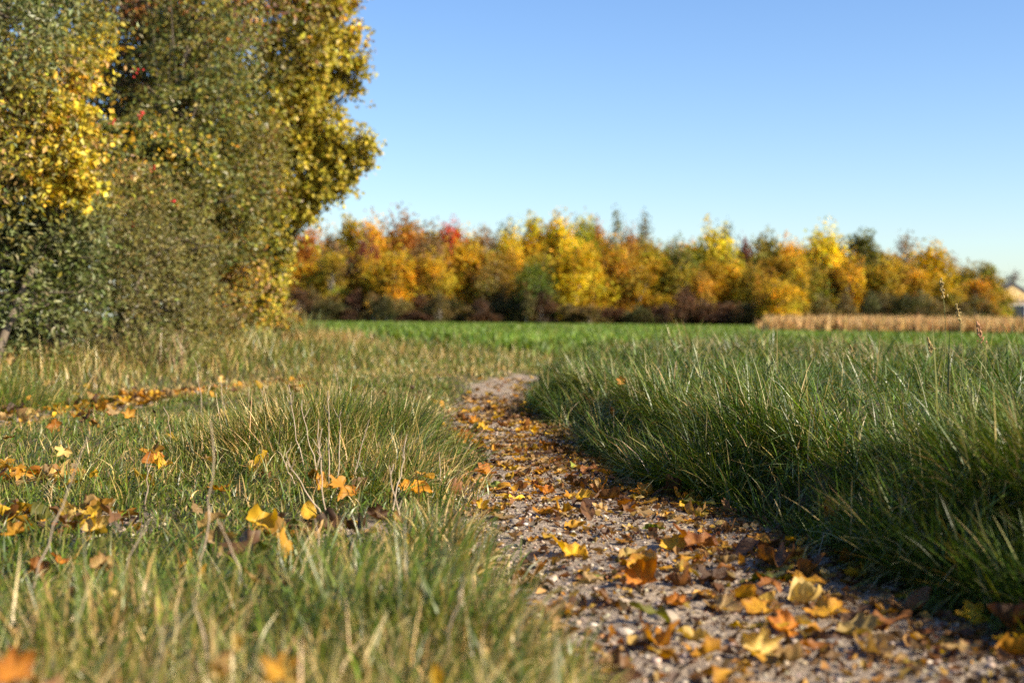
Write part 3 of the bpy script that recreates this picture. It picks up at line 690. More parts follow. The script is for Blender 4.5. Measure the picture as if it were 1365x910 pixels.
WOOD = [
 # name, category, label, px, top y, width, colour, kind, depth
 ('golden_tree', 'tree', 'golden orange tree showing just past the end of the hedge', 412, 303, 50, cO, 'round', 166),
 ('yellow_tree', 'tree', 'yellow tree beside the orange one at the hedge end', 440, 308, 34, cG, 'round', 170),
 ('bare_brown_tree', 'tree', 'pinkish brown nearly bare tree in front of golden crowns near the hedge end', 445, 322, 44, cPk, 'sparse', 160),
 ('yellow_tree', 'tree', 'narrow yellow topped tree third from the hedge end', 464, 290, 36, cY, 'tall', 168),
 ('yellow_tree', 'tree', 'round golden yellow tree just before the rust orange crown', 493, 296, 44, cG, 'round', 166),
 ('maroon_tree', 'tree', 'dark maroon little tree below the golden crowns', 487, 322, 36, cMa, 'round', 160),
 ('rust_tree', 'tree', 'broad rust orange tree with the highest orange top', 538, 288, 62, cRu, 'round', 170),
 ('golden_bush', 'tree', 'rounded golden tree standing forward below the rust orange crown', 525, 338, 58, cG, 'round', 156),
 ('brown_tree', 'tree', 'olive brown tree with a pale grey trunk left of the red crown', 572, 306, 48, (0.24, 0.13, 0.045), 'round', 166),
 ('red_tree', 'tree', 'vivid red crowned tree, the only red top in the wood', 600, 300, 44, cR, 'round', 171),
 ('golden_tree', 'tree', 'gold and brown tree right under the red crown', 618, 322, 56, cG, 'round', 161),
 ('bare_brown_tree', 'tree', 'pinkish twiggy tree to the right of the red crown', 646, 304, 36, cPk, 'sparse', 168),
 ('grey_green_tree', 'tree', 'grey green thin topped tree behind the pinkish twiggy one', 674, 295, 40, (0.15, 0.15, 0.06), 'sparse', 174),
 ('yellow_tree', 'tree', 'small bright yellow crown under the thin grey green top', 676, 309, 38, cY, 'round', 165),
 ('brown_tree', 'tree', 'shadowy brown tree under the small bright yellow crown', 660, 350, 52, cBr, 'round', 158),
 ('yellow_tree', 'tree', 'pointed golden tree at the middle of the wood', 711, 290, 40, cY, 'tall', 167),
 ('yellow_tree', 'tree', 'tall bright yellow tree, the brightest of the middle group', 745, 291, 50, (0.70, 0.46, 0.02), 'round', 167),
 ('lime_tree', 'tree', 'yellow olive tree right of the brightest yellow one', 777, 293, 42, cLi, 'round', 170),
 ('yellow_tree', 'tree', 'big yellow tree standing forward below the middle group', 768, 328, 70, cY, 'round', 158),
 ('green_bush', 'bush', 'only dark green round bush in front of the wood', 713, 353, 50, cGr, 'round', 154),
 ('rust_tree', 'tree', 'rust orange crown left of the two thin grey poplars', 792, 300, 36, cRu, 'round', 172),
 ('poplar', 'tree', 'thin grey green poplar, the taller of the pair above the wood', 820, 280, 30, (0.17, 0.17, 0.08), 'sparse', 180),
 ('poplar', 'tree', 'thin grey poplar, the right one of the pair above the wood', 858, 286, 34, (0.19, 0.17, 0.09), 'sparse', 180),
 ('rust_tree', 'tree', 'small dark rust crown between the two thin poplars', 838, 310, 34, cRu, 'round', 171),
 ('golden_tree', 'tree', 'golden brown tree in front of the two thin poplars', 815, 322, 54, cG, 'round', 162),
 ('golden_tree', 'tree', 'olive gold tree right below the second thin poplar', 862, 326, 54, (0.44, 0.26, 0.02), 'round', 163),
 ('pale_tree', 'tree', 'pale tan half bare tree right of the poplars', 902, 313, 34, cTa, 'sparse', 170),
 ('golden_tree', 'tree', 'dull gold tree under the pale tan top', 905, 332, 52, cOl, 'round', 163),
 ('lime_tree', 'tree', 'lime yellow tree, the broadest crown right of the poplars', 950, 305, 62, cLi, 'round', 166),
 ('grey_green_tree', 'tree', 'sparse green grey top poking above the lime yellow tree', 966, 297, 30, (0.15, 0.16, 0.07), 'sparse', 176),
 ('maroon_tree', 'tree', 'small maroon crown right of the lime yellow tree', 991, 322, 24, cMa, 'round', 172),
 ('olive_tree', 'tree', 'olive yellow tree right of the small maroon crown', 1018, 314, 46, cOl, 'round', 169),
 ('golden_tree', 'tree', 'golden tree left of the lone bright yellow crown', 1052, 324, 42, cG, 'round', 167),
 ('golden_bush', 'bush', 'low rounded orange gold bush at the corner of the maize', 1037, 374, 54, (0.52, 0.28, 0.015), 'round', 148),
 ('yellow_tree', 'tree', 'lone bright yellow crown above the left end of the maize', 1096, 308, 60, (0.64, 0.42, 0.02), 'round', 168),
 ('golden_tree', 'tree', 'gold tree low under the lone bright yellow crown', 1080, 360, 50, cOl, 'round', 162),
 ('olive_tree', 'tree', 'olive green and yellow tree with a loose pointed top', 1150, 310, 50, (0.20, 0.17, 0.03), 'tall', 168),
 ('olive_tree', 'tree', 'wide gold green tree between the loose top and the dark tree', 1168, 345, 50, cOl, 'round', 166),
 ('pale_tree', 'tree', 'pale brown thin tree behind the last big yellow crown', 1205, 313, 40, cPk, 'sparse', 174),
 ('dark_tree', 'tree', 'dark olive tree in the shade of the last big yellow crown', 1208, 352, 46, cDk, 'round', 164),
 ('yellow_tree', 'tree', 'last big golden yellow crown before the wood drops', 1238, 329, 60, cY, 'round', 167),
 ('olive_tree', 'tree', 'dusky olive gold tree, second from the end of the wood', 1287, 356, 48, (0.24, 0.16, 0.02), 'round', 167),
 ('olive_tree', 'tree', 'narrow olive gold tree at the very end of the wood', 1314, 352, 36, (0.30, 0.19, 0.02), 'tall', 167),
 ('bare_brown_tree', 'tree', 'thin bare tree above the dusky olive one', 1268, 342, 30, cPk, 'sparse', 176),
]
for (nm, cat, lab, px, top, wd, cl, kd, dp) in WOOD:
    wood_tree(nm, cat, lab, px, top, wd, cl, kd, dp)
for q, px in enumerate(range(400, 1320, 23)):
    cl, nmc = [(cG, 'golden'), ((0.50, 0.30, 0.016), 'yellow'), ((0.38, 0.24, 0.02), 'olive gold'), ((0.44, 0.21, 0.02), 'amber')][q % 4]
    top = np.interp(px, [390, 500, 700, 900, 1000, 1100, 1200, 1260, 1320], [336, 338, 330, 345, 348, 340, 350, 362, 382]) + random.uniform(-6, 22)
    wood_tree('young_tree', 'tree', '%s young tree filling the gaps between the taller crowns of the wood' % nmc, px + random.uniform(-7, 7), top, random.uniform(30, 46), cl,
              random.choice(['round', 'tall']), random.uniform(157, 164), group='young trees of the far wood, ' + nmc)
# filling trees of the second row and the low undergrowth in front
_fill = [((0.38, 0.25, 0.022), 'olive'), ((0.38, 0.20, 0.03), 'brown'), (cG, 'golden'), ((0.42, 0.19, 0.022), 'rust brown'), ((0.40, 0.25, 0.022), 'dull gold')]
k = 0
for px in range(392, 1330, 19):
    cl, nmc = _fill[k % 5]; k += 1
    top = np.interp(px, [390, 450, 540, 700, 800, 900, 1000, 1100, 1200, 1270, 1330], [325, 322, 312, 318, 318, 328, 332, 330, 336, 365, 375]) + random.uniform(-4, 10)
    wood_tree(nmc.replace(' ', '_') + '_tree', 'tree', '%s tree of the back row, mostly hidden behind the brighter crowns' % nmc, px + random.uniform(-6, 6), top, random.uniform(46, 64), cl,
              'round', random.uniform(176, 186), group='back row trees of the far wood, ' + nmc)
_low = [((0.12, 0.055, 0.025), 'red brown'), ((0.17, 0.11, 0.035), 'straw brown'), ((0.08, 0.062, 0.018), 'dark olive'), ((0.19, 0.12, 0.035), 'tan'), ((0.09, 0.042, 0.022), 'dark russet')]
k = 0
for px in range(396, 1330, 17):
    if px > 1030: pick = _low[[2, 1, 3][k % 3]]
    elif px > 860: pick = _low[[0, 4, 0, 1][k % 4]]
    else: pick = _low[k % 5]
    k += 1
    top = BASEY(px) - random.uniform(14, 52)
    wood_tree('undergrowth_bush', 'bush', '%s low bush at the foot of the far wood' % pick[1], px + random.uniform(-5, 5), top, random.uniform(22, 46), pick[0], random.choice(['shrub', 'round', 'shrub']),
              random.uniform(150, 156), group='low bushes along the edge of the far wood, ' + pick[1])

# ------------------------------------------------------------------ house beyond the maize
M_CREAM = plain('cream_render', (0.66, 0.46, 0.20), (0.74, 0.54, 0.26), 2, 0.8, 0.05)
M_ROOF = plain('dark_tiles', (0.045, 0.045, 0.055), (0.085, 0.08, 0.09), 3, 0.7, 0.2)
M_TILE = plain('brown_tiles', (0.26, 0.18, 0.14), (0.36, 0.26, 0.20), 3, 0.8, 0.2)
M_GLASS = plain('window_glass', (0.02, 0.025, 0.04), (0.035, 0.04, 0.06), 1, 0.15, 0)
M_WHITE = plain('white_paint', (0.72, 0.72, 0.70), (0.8, 0.8, 0.78), 4, 0.6, 0)
def boxm(name, lo, hi, mat, parent):
    lo, hi = np.array(lo), np.array(hi)
    v = np.array([[(lo, hi)[a][0], (lo, hi)[b2][1], (lo, hi)[c0][2]] for a in (0, 1) for b2 in (0, 1) for c0 in (0, 1)])
    f = np.array([[0, 1, 3, 2], [4, 6, 7, 5], [0, 4, 5, 1], [2, 3, 7, 6], [0, 2, 6, 4], [1, 5, 7, 3]])
    return mk(name, v, f, mat, parent, smooth=False)
def prism(name, prof, y0, y1, mat, parent):
    n = len(prof); v = np.array([[p[0], y, p[1]] for y in (y0, y1) for p in prof])
    fs = [np.array([list(range(n))]), np.array([list(range(2 * n - 1, n - 1, -1))]), np.array([[a, a + n, (a + 1) % n + n, (a + 1) % n] for a in range(n)])]
    return mk(name, v, fs, mat, parent, smooth=False)
hf = G(1348, 225); hf[2] = float(H(hf[0], hf[1]))
def hz(py): return P(1358, py, 225)[2] - hf[2]
e_, t_ = hz(399), hz(381)
house = tag(empty('house', tuple(hf)), 'cream gabled house with dark roof behind the maize at the edge', 'house')
prism('wall', [(-3.4, 0), (3.4, 0), (3.4, e_), (0, t_), (-3.4, e_)], 0, 9, M_CREAM, house)
rf = prism('roof', [(-3.9, e_ - .1), (-3.9, e_ + .12), (0, t_ + .3), (3.9, e_ + .12), (3.9, e_ - .1), (0, t_ + .06)], 0.25, 9.4, M_ROOF, house)
boxm('chimney', (-1.5, 5, t_ - .8), (-0.8, 5.7, t_ + .9), M_TILE, rf)
prism('porch_roof', [(-4.6, hz(416)), (-4.2, hz(399.5)), (4.2, hz(399.5)), (4.6, hz(416))], -2.2, -0.02, M_TILE, house)
wn = boxm('window', (-0.9, -2.30, 0.4), (1.5, -2.22, hz(406)), M_WHITE, house)
boxm('pane', (-0.7, -2.34, 0.6), (1.3, -2.303, hz(407)), M_GLASS, wn)
dark = tag(empty('house', tuple(G(1343, 245))), 'dark roofed house behind the cream gable, only its roof showing', 'house')
zz = P(1343, 378, 245)[2]
prism('wall', [(-2.2, 0), (3.4, 0), (3.4, zz - 1.8), (-2.2, zz - 1.8)], 0, 8, M_TILE, dark)
prism('roof', [(-2.7, zz - 1.75), (0.3, zz), (1.2, zz), (3.9, zz - 1.75)], -0.4, 8.4, M_ROOF, dark)
wood_tree('bare_brown_tree', 'tree', 'brown bare tree behind the house roofs', 1350, 362, 34, (0.17, 0.10, 0.08), 'sparse', 262, group='trees by the houses')
wood_tree('bare_brown_tree', 'tree', 'low brown tree at the end of the wood beside the dark roof', 1330, 374, 22, (0.20, 0.13, 0.07), 'sparse', 258, group='trees by the houses')
wood_tree('golden_bush', 'bush', 'small gold bush in front of the cream house', 1345, 408, 16, cOl, 'shrub', 205, group='trees by the houses')

# ------------------------------------------------------------------ fallen leaves
def outline(kind, r):
    if kind == 'maple':
        half = [(0, 1.0), (7, .84), (12, .88), (18, .74), (27, .62), (36, .72), (41, .88), (46, .82), (52, .98), (58, .82), (65, .80), (75, .60), (85, .55), (95, .66), (104, .62), (110, .74), (119, .58), (137, .47), (156, .36), (173, .18)]
    elif kind == 'field_maple':
        half = [(0, 1.0), (10, .88), (19, .68), (27, .60), (36, .74), (48, .92), (60, .82), (72, .56), (84, .50), (98, .62), (112, .58), (130, .42), (152, .3), (172, .18)]
    else:
        half = None
    if half:
        a = np.array([h[0] for h in half]); q = np.array([h[1] for h in half]) * np.exp(r.normal(0, 0.05, len(half)))
        q2 = np.array([h[1] for h in half]) * np.exp(r.normal(0, 0.05, len(half)))
        ang = np.concatenate([a, 360 - a[:0:-1]]); rad = np.concatenate([q, q2[:0:-1]])
        th = np.radians(ang)
        return np.stack([np.sin(th) * rad * 0.62, np.cos(th) * rad * 0.62], -1)
    th = np.linspace(0, 2 * math.pi, 26, endpoint=False)
    wd = {'oval': 0.27, 'round': 0.40, 'slim': 0.15}[kind]
    y = np.cos(th); x = np.sin(th) * wd * 2 * (1 - 0.28 * y) * (0.8 + 0.2 * np.abs(np.sin(th)))
    rr = 1 + (0.03 * np.cos(th * 13) if kind != 'slim' else 0)
    return np.stack([x * 0.5 * rr, y * 0.5 * rr], -1)
def leaf_mesh(kind, fold, curl, wave, lift, seed):
    """a dried leaf, about 1 unit across: fold along the midrib, curl of the length, wavy margin, lobes lifted"""
    r = np.random.default_rng(seed)
    o = outline(kind, r); m = len(o)
    rings = np.array([0.25, 0.5, 0.75, 0.9, 1.0])
    p = np.concatenate([[[0, 0]]] + [o * k for k in rings])
    rr = np.concatenate([[0]] + [np.full(m, k) for k in rings])
    th = np.arctan2(p[:, 0], p[:, 1])
    ph = r.uniform(0, 6.28, 3)
    z = fold * np.abs(p[:, 0]) + wave * rr ** 2 * (np.sin(3 * th + ph[0]) + 0.6 * np.sin(5 * th + ph[1]) + 0.35 * np.sin(9 * th + ph[2])) * 0.5
    lobe = r.uniform(-0.08, 0.42, 7) * (0.25 + abs(curl) + lift * 2)
    z += rr ** 3 * np.interp(np.degrees(th), np.linspace(-180, 180, 7), lobe) * 0.6
    z += 0.035 * Noise(seed + 5, 2)(p, 7.0) * (0.3 + rr) + 0.022 * Noise(seed + 6, 2)(p, 15.0) * rr
    z += lift * rr ** 2.2 * 0.5 * (0.7 + 0.3 * np.sin(2 * th + ph[2])) + 0.012 * r.normal(size=len(p)) * rr
    # bend the blade round a horizontal axis
    ang = curl * p[:, 1]
    y = np.where(np.abs(curl) > 1e-3, np.sin(ang) / (curl if abs(curl) > 1e-3 else 1), p[:, 1])
    zc = np.where(np.abs(curl) > 1e-3, (1 - np.cos(ang)) / (curl if abs(curl) > 1e-3 else 1), 0)
    v = np.stack([p[:, 0] * (1 - 0.25 * abs(fold) * 0.6), y - z * np.sin(ang), zc + z * np.cos(ang)], -1)
    v[:, 2] -= v[:, 2].min()
    j = np.arange(m)
    f3 = np.stack([np.zeros(m, int), 1 + j, 1 + (j + 1) % m], -1)
    f4 = [np.stack([1 + k * m + j, 1 + (k + 1) * m + j, 1 + (k + 1) * m + (j + 1) % m, 1 + k * m + (j + 1) % m], -1) for k in range(len(rings) - 1)]
    dirs = np.radians([0, 52, -52, 110, -110]) if 'maple' in kind else np.radians([0, 180])
    q = np.stack([np.sin(dirs), np.cos(dirs)], -1)
    al = np.clip(p @ q.T, 0, None)
    vein = np.min(np.linalg.norm(p[:, None] - al[..., None] * q[None], axis=2), 1)
    return v, [f3, np.concatenate(f4)], {'rad': rr ** 3, 'vein': vein}
POSES = {'flat': (0.02, 0.08, 0.07, 0.01), 'curled': (0.2, 0.8, 0.24, 0.18), 'cupped': (0.08, 0.15, 0.15, 0.14), 'folded': (0.9, 0.5, 0.18, 0.06), 'arched': (-0.10, -0.8, 0.18, -0.10)}
KINDS_ = ['maple', 'field_maple', 'oval', 'round', 'slim']
LM, RAW = {}, {}
for kd in KINDS_:
    for ps, pr in POSES.items():
        for s in range(3):
            v, f, at = leaf_mesh(kd, *pr, seed=hash((kd[0], len(kd), len(ps), s)) % 9973 if False else (len(kd) * 131 + len(ps) * 37 + ord(ps[0]) * 3 + s * 911))
            RAW[kd, ps, s] = (v, f)
            LM[kd, ps, s] = mk('leaf', v, f, M_LEAF, attrs=at, link=False)
stalks = []
for s in range(4):
    t = Tubes(); k = np.linspace(0, 1, 6)
    t.add(np.stack([0.12 * math.cos(s * 2) * k ** 2, -0.02 - 0.62 * k, 0.05 + 0.10 * math.sin(s * 1.7) * k], -1), np.linspace(0.014, 0.009, 6), 5)
    stalks.append(t.build('leaf_stalk', M_STALK, link=False))
LCOL = {'yellow': (0.62, 0.37, 0.025), 'golden': (0.52, 0.26, 0.022), 'amber': (0.48, 0.215, 0.018), 'orange': (0.46, 0.165, 0.014), 'rusty': (0.27, 0.105, 0.025),
        'brown': (0.17, 0.085, 0.035), 'tan': (0.42, 0.27, 0.11), 'pale gold': (0.58, 0.40, 0.13), 'lime green': (0.26, 0.30, 0.05), 'olive green': (0.15, 0.15, 0.03), 'dark brown': (0.08, 0.04, 0.02)}
KNAME = {'maple': 'maple leaf', 'field_maple': 'blunt lobed leaf', 'oval': 'oval leaf', 'round': 'round leaf', 'slim': 'slim leaf'}
PNAME = {'flat': 'flat', 'curled': 'curled', 'cupped': 'cupped', 'folded': 'folded', 'arched': 'arched'}
LEAVES = []                                   # (object, colour, kind, pose, y, x, own label)
def leaf_obj(pos, size, cname, kind, pose, rot, label=None, var=None, stalk=True):
    me = LM[kind, pose, random.randint(0, 2) if var is None else var]
    o = obj('fallen_leaf', me); o.location = pos; o.rotation_euler = rot; o.scale = (size,) * 3
    c = np.array(LCOL[cname]) * math.exp(random.gauss(0, 0.12)); o.color = (*np.clip(c, 0, 1), 1)
    o['category'] = 'leaf'; o['group'] = 'fallen autumn leaves'
    if stalk and kind in ('maple', 'field_maple'):
        obj('leaf_stalk', random.choice(stalks), o)
    LEAVES.append([o, cname, kind, pose, pos[1], pos[0], label])
    return o
# leaves one can pick out in the photo: px, py, width px, colour, kind, pose, tilt (x, y), heading, lift above the ground, label
D = math.radians
HERO = [
 (1012, 862, 88, 'pale gold', 'maple', 'curled', 58, 10, 20, 0.010, 'big pale gold maple leaf standing on edge, largest on the near path'),
 (1052, 832, 70, 'orange', 'maple', 'cupped', 15, -20, 70, 0.004, 'cupped orange maple leaf right behind the big pale gold one'),
 (940, 866, 62, 'golden', 'maple', 'curled', 25, 15, 200, 0.004, 'curled golden leaf just left of the big pale gold one'),
 (978, 900, 108, 'golden', 'maple', 'arched', 4, 6, 90, 0.004, 'wide arched golden leaf at the bottom edge of the path'),
 (1048, 862, 60, 'pale gold', 'oval', 'flat', 5, 5, 80, 0.004, 'pale greenish oval leaf lying right of the big pale gold one'),
 (1036, 866, 24, 'olive green', 'round', 'cupped', 60, 0, 10, 0.006, 'tiny dark green round leaf propped against the big pale gold one'),
 (898, 872, 46, 'amber', 'maple', 'cupped', 20, 20, 120, 0.004, 'amber cupped leaf at the near grass edge of the path'),
 (880, 862, 50, 'pale gold', 'oval', 'flat', 5, 0, 60, 0.003, 'pale cream oval leaf at the near grass edge of the path'),
 (868, 822, 62, 'olive green', 'slim', 'arched', 5, 0, 85, 0.003, 'long olive green leaf arched over a stone'),
 (812, 838, 26, 'amber', 'oval', 'folded', 70, 0, 30, 0.008, 'small amber leaf standing upright at the near grass edge'),
 (856, 770, 64, 'orange', 'maple', 'curled', 40, -10, 0, 0.006, 'orange maple leaf curled up in mid path with raised points'),
 (908, 775, 48, 'rusty', 'maple', 'curled', 30, 20, 140, 0.004, 'rusty curled leaf right beside the raised orange one'),
 (795, 763, 48, 'lime green', 'slim', 'flat', 4, 0, 75, 0.003, 'lime green slim leaf, the only bright green one on the path'),
 (765, 732, 70, 'yellow', 'maple', 'cupped', 12, 10, 40, 0.004, 'crumpled yellow maple leaf on the sunny left side of the path'),
 (835, 735, 56, 'pale gold', 'field_maple', 'cupped', 6, 8, 260, 0.003, 'pale gold blunt leaf beside a thin bent twig'),
 (895, 727, 50, 'yellow', 'maple', 'cupped', 18, 12, 350, 0.004, 'bright yellow maple leaf in the middle of the path'),
 (925, 722, 46, 'golden', 'oval', 'arched', 6, 4, 80, 0.003, 'golden oval leaf touching the bright yellow maple leaf'),
 (960, 806, 66, 'tan', 'maple', 'cupped', 22, 8, 310, 0.004, 'tan gold maple leaf at the border of sun and shade'),
 (905, 802, 44, 'orange', 'maple', 'curled', 28, 0, 30, 0.004, 'small orange leaf left of the tan gold one'),
 (822, 800, 62, 'brown', 'maple', 'cupped', 12, 0, 100, 0.003, 'brown flattened maple leaf in the near half of the path'),
 (706, 803, 46, 'yellow', 'field_maple', 'flat', 6, 0, 200, 0.006, 'yellow leaf on gravel at the left grass edge'),
 (712, 826, 44, 'pale gold', 'oval', 'flat', 8, 0, 60, 0.006, 'pale gold oval leaf below the yellow one at the left grass edge'),
 (742, 830, 40, 'pale gold', 'oval', 'flat', 6, 8, 100, 0.006, 'short pale gold leaf right of its oval neighbour at the grass edge'),
 (1018, 722, 56, 'golden', 'maple', 'cupped', 14, -6, 60, 0.005, 'golden maple leaf lying in the shade of the grass bank'),
 (1060, 742, 54, 'golden', 'maple', 'cupped', 20, -10, 15, 0.005, 'golden leaf half curled in the deep shade of the path'),
 (1015, 740, 24, 'yellow', 'oval', 'folded', 75, 0, 60, 0.008, 'small upright yellow leaf catching sun in the shade'),
 (985, 744, 22, 'golden', 'oval', 'folded', 70, 10, 20, 0.008, 'small upright golden leaf left of its taller twin'),
 (1300, 822, 62, 'yellow', 'maple', 'cupped', 24, 0, 30, 0.008, 'yellow maple leaf under the overhanging grass at the far right'),
 (1108, 680, 46, 'orange', 'maple', 'cupped', 30, 0, 20, 0.05, 'orange leaf caught low in the grass bank above the path'),
 (1270, 712, 60, 'amber', 'oval', 'folded', 78, 10, 15, 0.03, 'long amber brown leaf standing upright against the right grass'),
 (1252, 752, 54, 'rusty', 'oval', 'folded', 70, -10, 340, 0.02, 'rusty leaf standing below the upright amber one in the right grass'),
 (1160, 765, 46, 'olive green', 'oval', 'flat', 6, 0, 70, 0.004, 'dull green oval leaf in the darkest part of the path'),
 (1130, 748, 40, 'orange', 'field_maple', 'curled', 20, 0, 40, 0.004, 'small orange leaf glowing in the darkest part of the path'),
 (860, 655, 44, 'amber', 'maple', 'cupped', 12, 0, 30, 0.006, 'amber maple leaf leaning on the foot of the grass bank'),
 (772, 662, 40, 'yellow', 'maple', 'cupped', 14, 0, 340, 0.004, 'lemon yellow maple leaf halfway up the path'),
 (730, 652, 40, 'orange', 'maple', 'cupped', 12, 0, 50, 0.004, 'orange maple leaf left of the lemon yellow one halfway up'),
 (680, 650, 50, 'golden', 'maple', 'arched', 8, 0, 100, 0.004, 'long golden leaf at the left edge halfway up the path'),
 (641, 672, 28, 'yellow', 'maple', 'folded', 65, 0, 20, 0.02, 'bright yellow leaf standing in the grass fringe of the path'),
 (726, 680, 46, 'amber', 'maple', 'cupped', 14, 0, 210, 0.004, 'amber maple leaf on gravel just past the yellow crumpled one'),
 (650, 628, 42, 'orange', 'maple', 'cupped', 16, 0, 60, 0.006, 'orange leaf on the left rim of the path under grass tips'),
 (620, 582, 34, 'orange', 'maple', 'curled', 30, 0, 70, 0.01, 'curled orange leaf on the left rim farther up the path'),
 (640, 590, 30, 'golden', 'maple', 'cupped', 20, 0, 120, 0.006, 'golden leaf beside the curled orange one on the left rim'),
 (711, 573, 20, 'yellow', 'field_maple', 'folded', 75, 0, 20, 0.01, 'yellow leaf standing upright alone where the shade begins'),
 (764, 620, 22, 'lime green', 'oval', 'flat', 40, 0, 50, 0.006, 'small greenish leaf in the shade near the grass bank foot'),
 (828, 508, 20, 'amber', 'field_maple', 'flat', 75, 0, 15, 0.14, 'amber spotted leaf stuck high in the far grass bank'),
 (815, 546, 18, 'orange', 'oval', 'flat', 60, 0, 40, 0.12, 'small orange leaf stuck lower in the far grass bank'),
 (838, 572, 20, 'orange', 'maple', 'curled', 50, 0, 60, 0.10, 'orange curled leaf hanging in grass above the dark path edge'),
 (335, 566, 28, 'yellow', 'oval', 'folded', 40, 0, 120, 0.10, 'yellow folded leaf resting on top of the left grass'),
 (362, 548, 22, 'brown', 'oval', 'folded', 75, 0, 20, 0.12, 'brown leaf standing upright among stalks in the left grass'),
 (172, 553, 26, 'golden', 'maple', 'cupped', 40, 0, 40, 0.06, 'golden leaf at the near rim of the left wheel track'),
 (128, 700, 48, 'pale gold', 'maple', 'cupped', 40, 0, 350, 0.04, 'pale gold maple leaf standing over the bare patch in left grass'),
 (140, 752, 56, 'tan', 'maple', 'curled', 30, 0, 60, 0.03, 'tan leaf curled below the pale gold one in the left grass'),
 (90, 745, 52, 'orange', 'maple', 'cupped', 16, 0, 100, 0.02, 'orange leaf on the bare patch in the left grass'),
 (503, 686, 44, 'dark brown', 'maple', 'curled', 50, 10, 30, 0.05, 'dark brown shrivelled leaf at the foot of the big grass tuft'),
 (528, 690, 26, 'tan', 'oval', 'curled', 40, 0, 60, 0.05, 'tan scrap of leaf right beside the dark shrivelled one'),
 (411, 678, 30, 'yellow', 'round', 'cupped', 60, 0, 20, 0.04, 'round yellow leaf propped in grass left of the dark shrivelled one'),
 (580, 896, 40, 'yellow', 'oval', 'folded', 70, 0, 15, 0.11, 'blurred yellow leaf upright at the bottom edge of the grass'),
 (375, 893, 70, 'golden', 'maple', 'cupped', 50, 0, 0, 0.11, 'blurred golden maple leaf at the bottom edge of the grass'),
 (18, 892, 78, 'orange', 'maple', 'cupped', 45, 0, 30, 0.11, 'blurred orange leaf in the bottom corner of the grass'),
 (292, 892, 66, 'tan', 'maple', 'curled', 40, 0, 80, 0.11, 'blurred tan leaf left of the golden one at the bottom edge'),
 (315, 852, 34, 'pale gold', 'oval', 'folded', 65, 0, 20, 0.11, 'blurred pale leaf standing above the bottom edge leaves'),
 (395, 830, 50, 'rusty', 'maple', 'cupped', 20, 0, 20, 0.02, 'rusty leaf in a dark hollow of the near grass'),
 (14, 478, 26, 'tan', 'oval', 'curled', 60, 0, 20, 0.22, 'curled tan leaf hanging by a twig at the hedge foot'),
 (190, 523, 18, 'yellow', 'oval', 'flat', 60, 0, 30, 0.03, 'leftmost of three yellow leaves upright on the far side of the left track'),
 (202, 524, 16, 'yellow', 'oval', 'flat', 60, 10, 350, 0.03, 'middle one of three yellow leaves upright beyond the left track'),
 (211, 524, 16, 'yellow', 'oval', 'flat', 65, -10, 20, 0.03, 'rightmost of three yellow leaves upright beyond the left track'),
 (296, 504, 14, 'pale gold', 'round', 'cupped', 60, 0, 0, 0.08, 'pale leaf on the grass verge below the hedge'),
]
for (px, py, wpx, cn, kd, ps, tx, ty, rz, lf, lab) in HERO:
    q = ground_at(px, py + wpx * 0.12, lf)
    sz = wpx / F * q[1] * {'maple': 0.92, 'field_maple': 0.95, 'oval': 1.0, 'round': 1.0, 'slim': 1.0}[kd]
    leaf_obj(q, min(sz * 0.9, 0.115), cn, kd, ps, (D(tx), D(ty), D(rz)), lab)
# more leaves of the near path, tracks and grass, one by one
def drop(n, xf, y0, y1, weights, lift=0.003, tilt=10, size=(0.055, 0.11), q=1.0):
    cn = list(LCOL); wt = [weights.get(c, 0) for c in cn]
    for _ in range(n):
        e = 2 - q; u = random.random()
        y = (y0 ** e + u * (y1 ** e - y0 ** e)) ** (1 / e) if abs(e) > 1e-6 else y0 * (y1 / y0) ** u
        x = xf(y)
        kd = random.choices(KINDS_, [6, 3, 2.5, 0, 1])[0]; ps = random.choices(list(POSES), [6, 2, 4, 0.5, 3])[0]
        sz = random.uniform(*size) * (0.75 if kd in ('slim', 'round') else 1)
        lf = lift if not isinstance(lift, tuple) else random.uniform(*lift)
        leaf_obj((x, y, float(H(x, y)) + lf), sz, random.choices(cn, wt)[0], kd, ps,
                 (D(random.gauss(0, tilt)), D(random.gauss(0, tilt)), random.uniform(0, 6.28)), None)
PW = {'yellow': 3.5, 'golden': 6, 'amber': 3, 'orange': 0.8, 'rusty': 1.5, 'brown': 4, 'tan': 7, 'pale gold': 3, 'olive green': 0.6, 'dark brown': 2}
mid = lambda y: path_L(y) + (path_R(y) - path_L(y)) * random.uniform(-0.02, 1.05)
shade = lambda y: path_L(y) + (path_R(y) - path_L(y)) * random.betavariate(3, 1.2) * 1.08
drop(70, mid, 1.9, 4.5, PW, (0.001, 0.003), 4, (0.03, 0.075))
drop(64, mid, 3.8, 8.0, PW, (0.001, 0.005), 5, (0.04, 0.075))
drop(34, shade, 2.0, 4.6, {'rusty': 3, 'brown': 4, 'dark brown': 3, 'amber': 3, 'golden': 2, 'olive green': 1}, (0.001, 0.01), 14)
track = lambda y: trk_C(y) + trk_w(y) * random.uniform(-1, 1.1)
drop(30, track, 6.2, 8.6, PW, (0.004, 0.03), 20, (0.06, 0.12))
strip = lambda y: random.uniform(-0.36 * y, path_L(y))
drop(20, strip, 1.7, 4.2, {'yellow': 3, 'golden': 4, 'orange': 3, 'tan': 3, 'pale gold': 2, 'rusty': 1}, (0.02, 0.05), 25, (0.04, 0.075))
drop(4, lambda y: path_R(y) + random.uniform(0.05, 0.5), 3, 6, {'orange': 3, 'tan': 2, 'amber': 3}, (0.04, 0.09), 35, (0.04, 0.07))

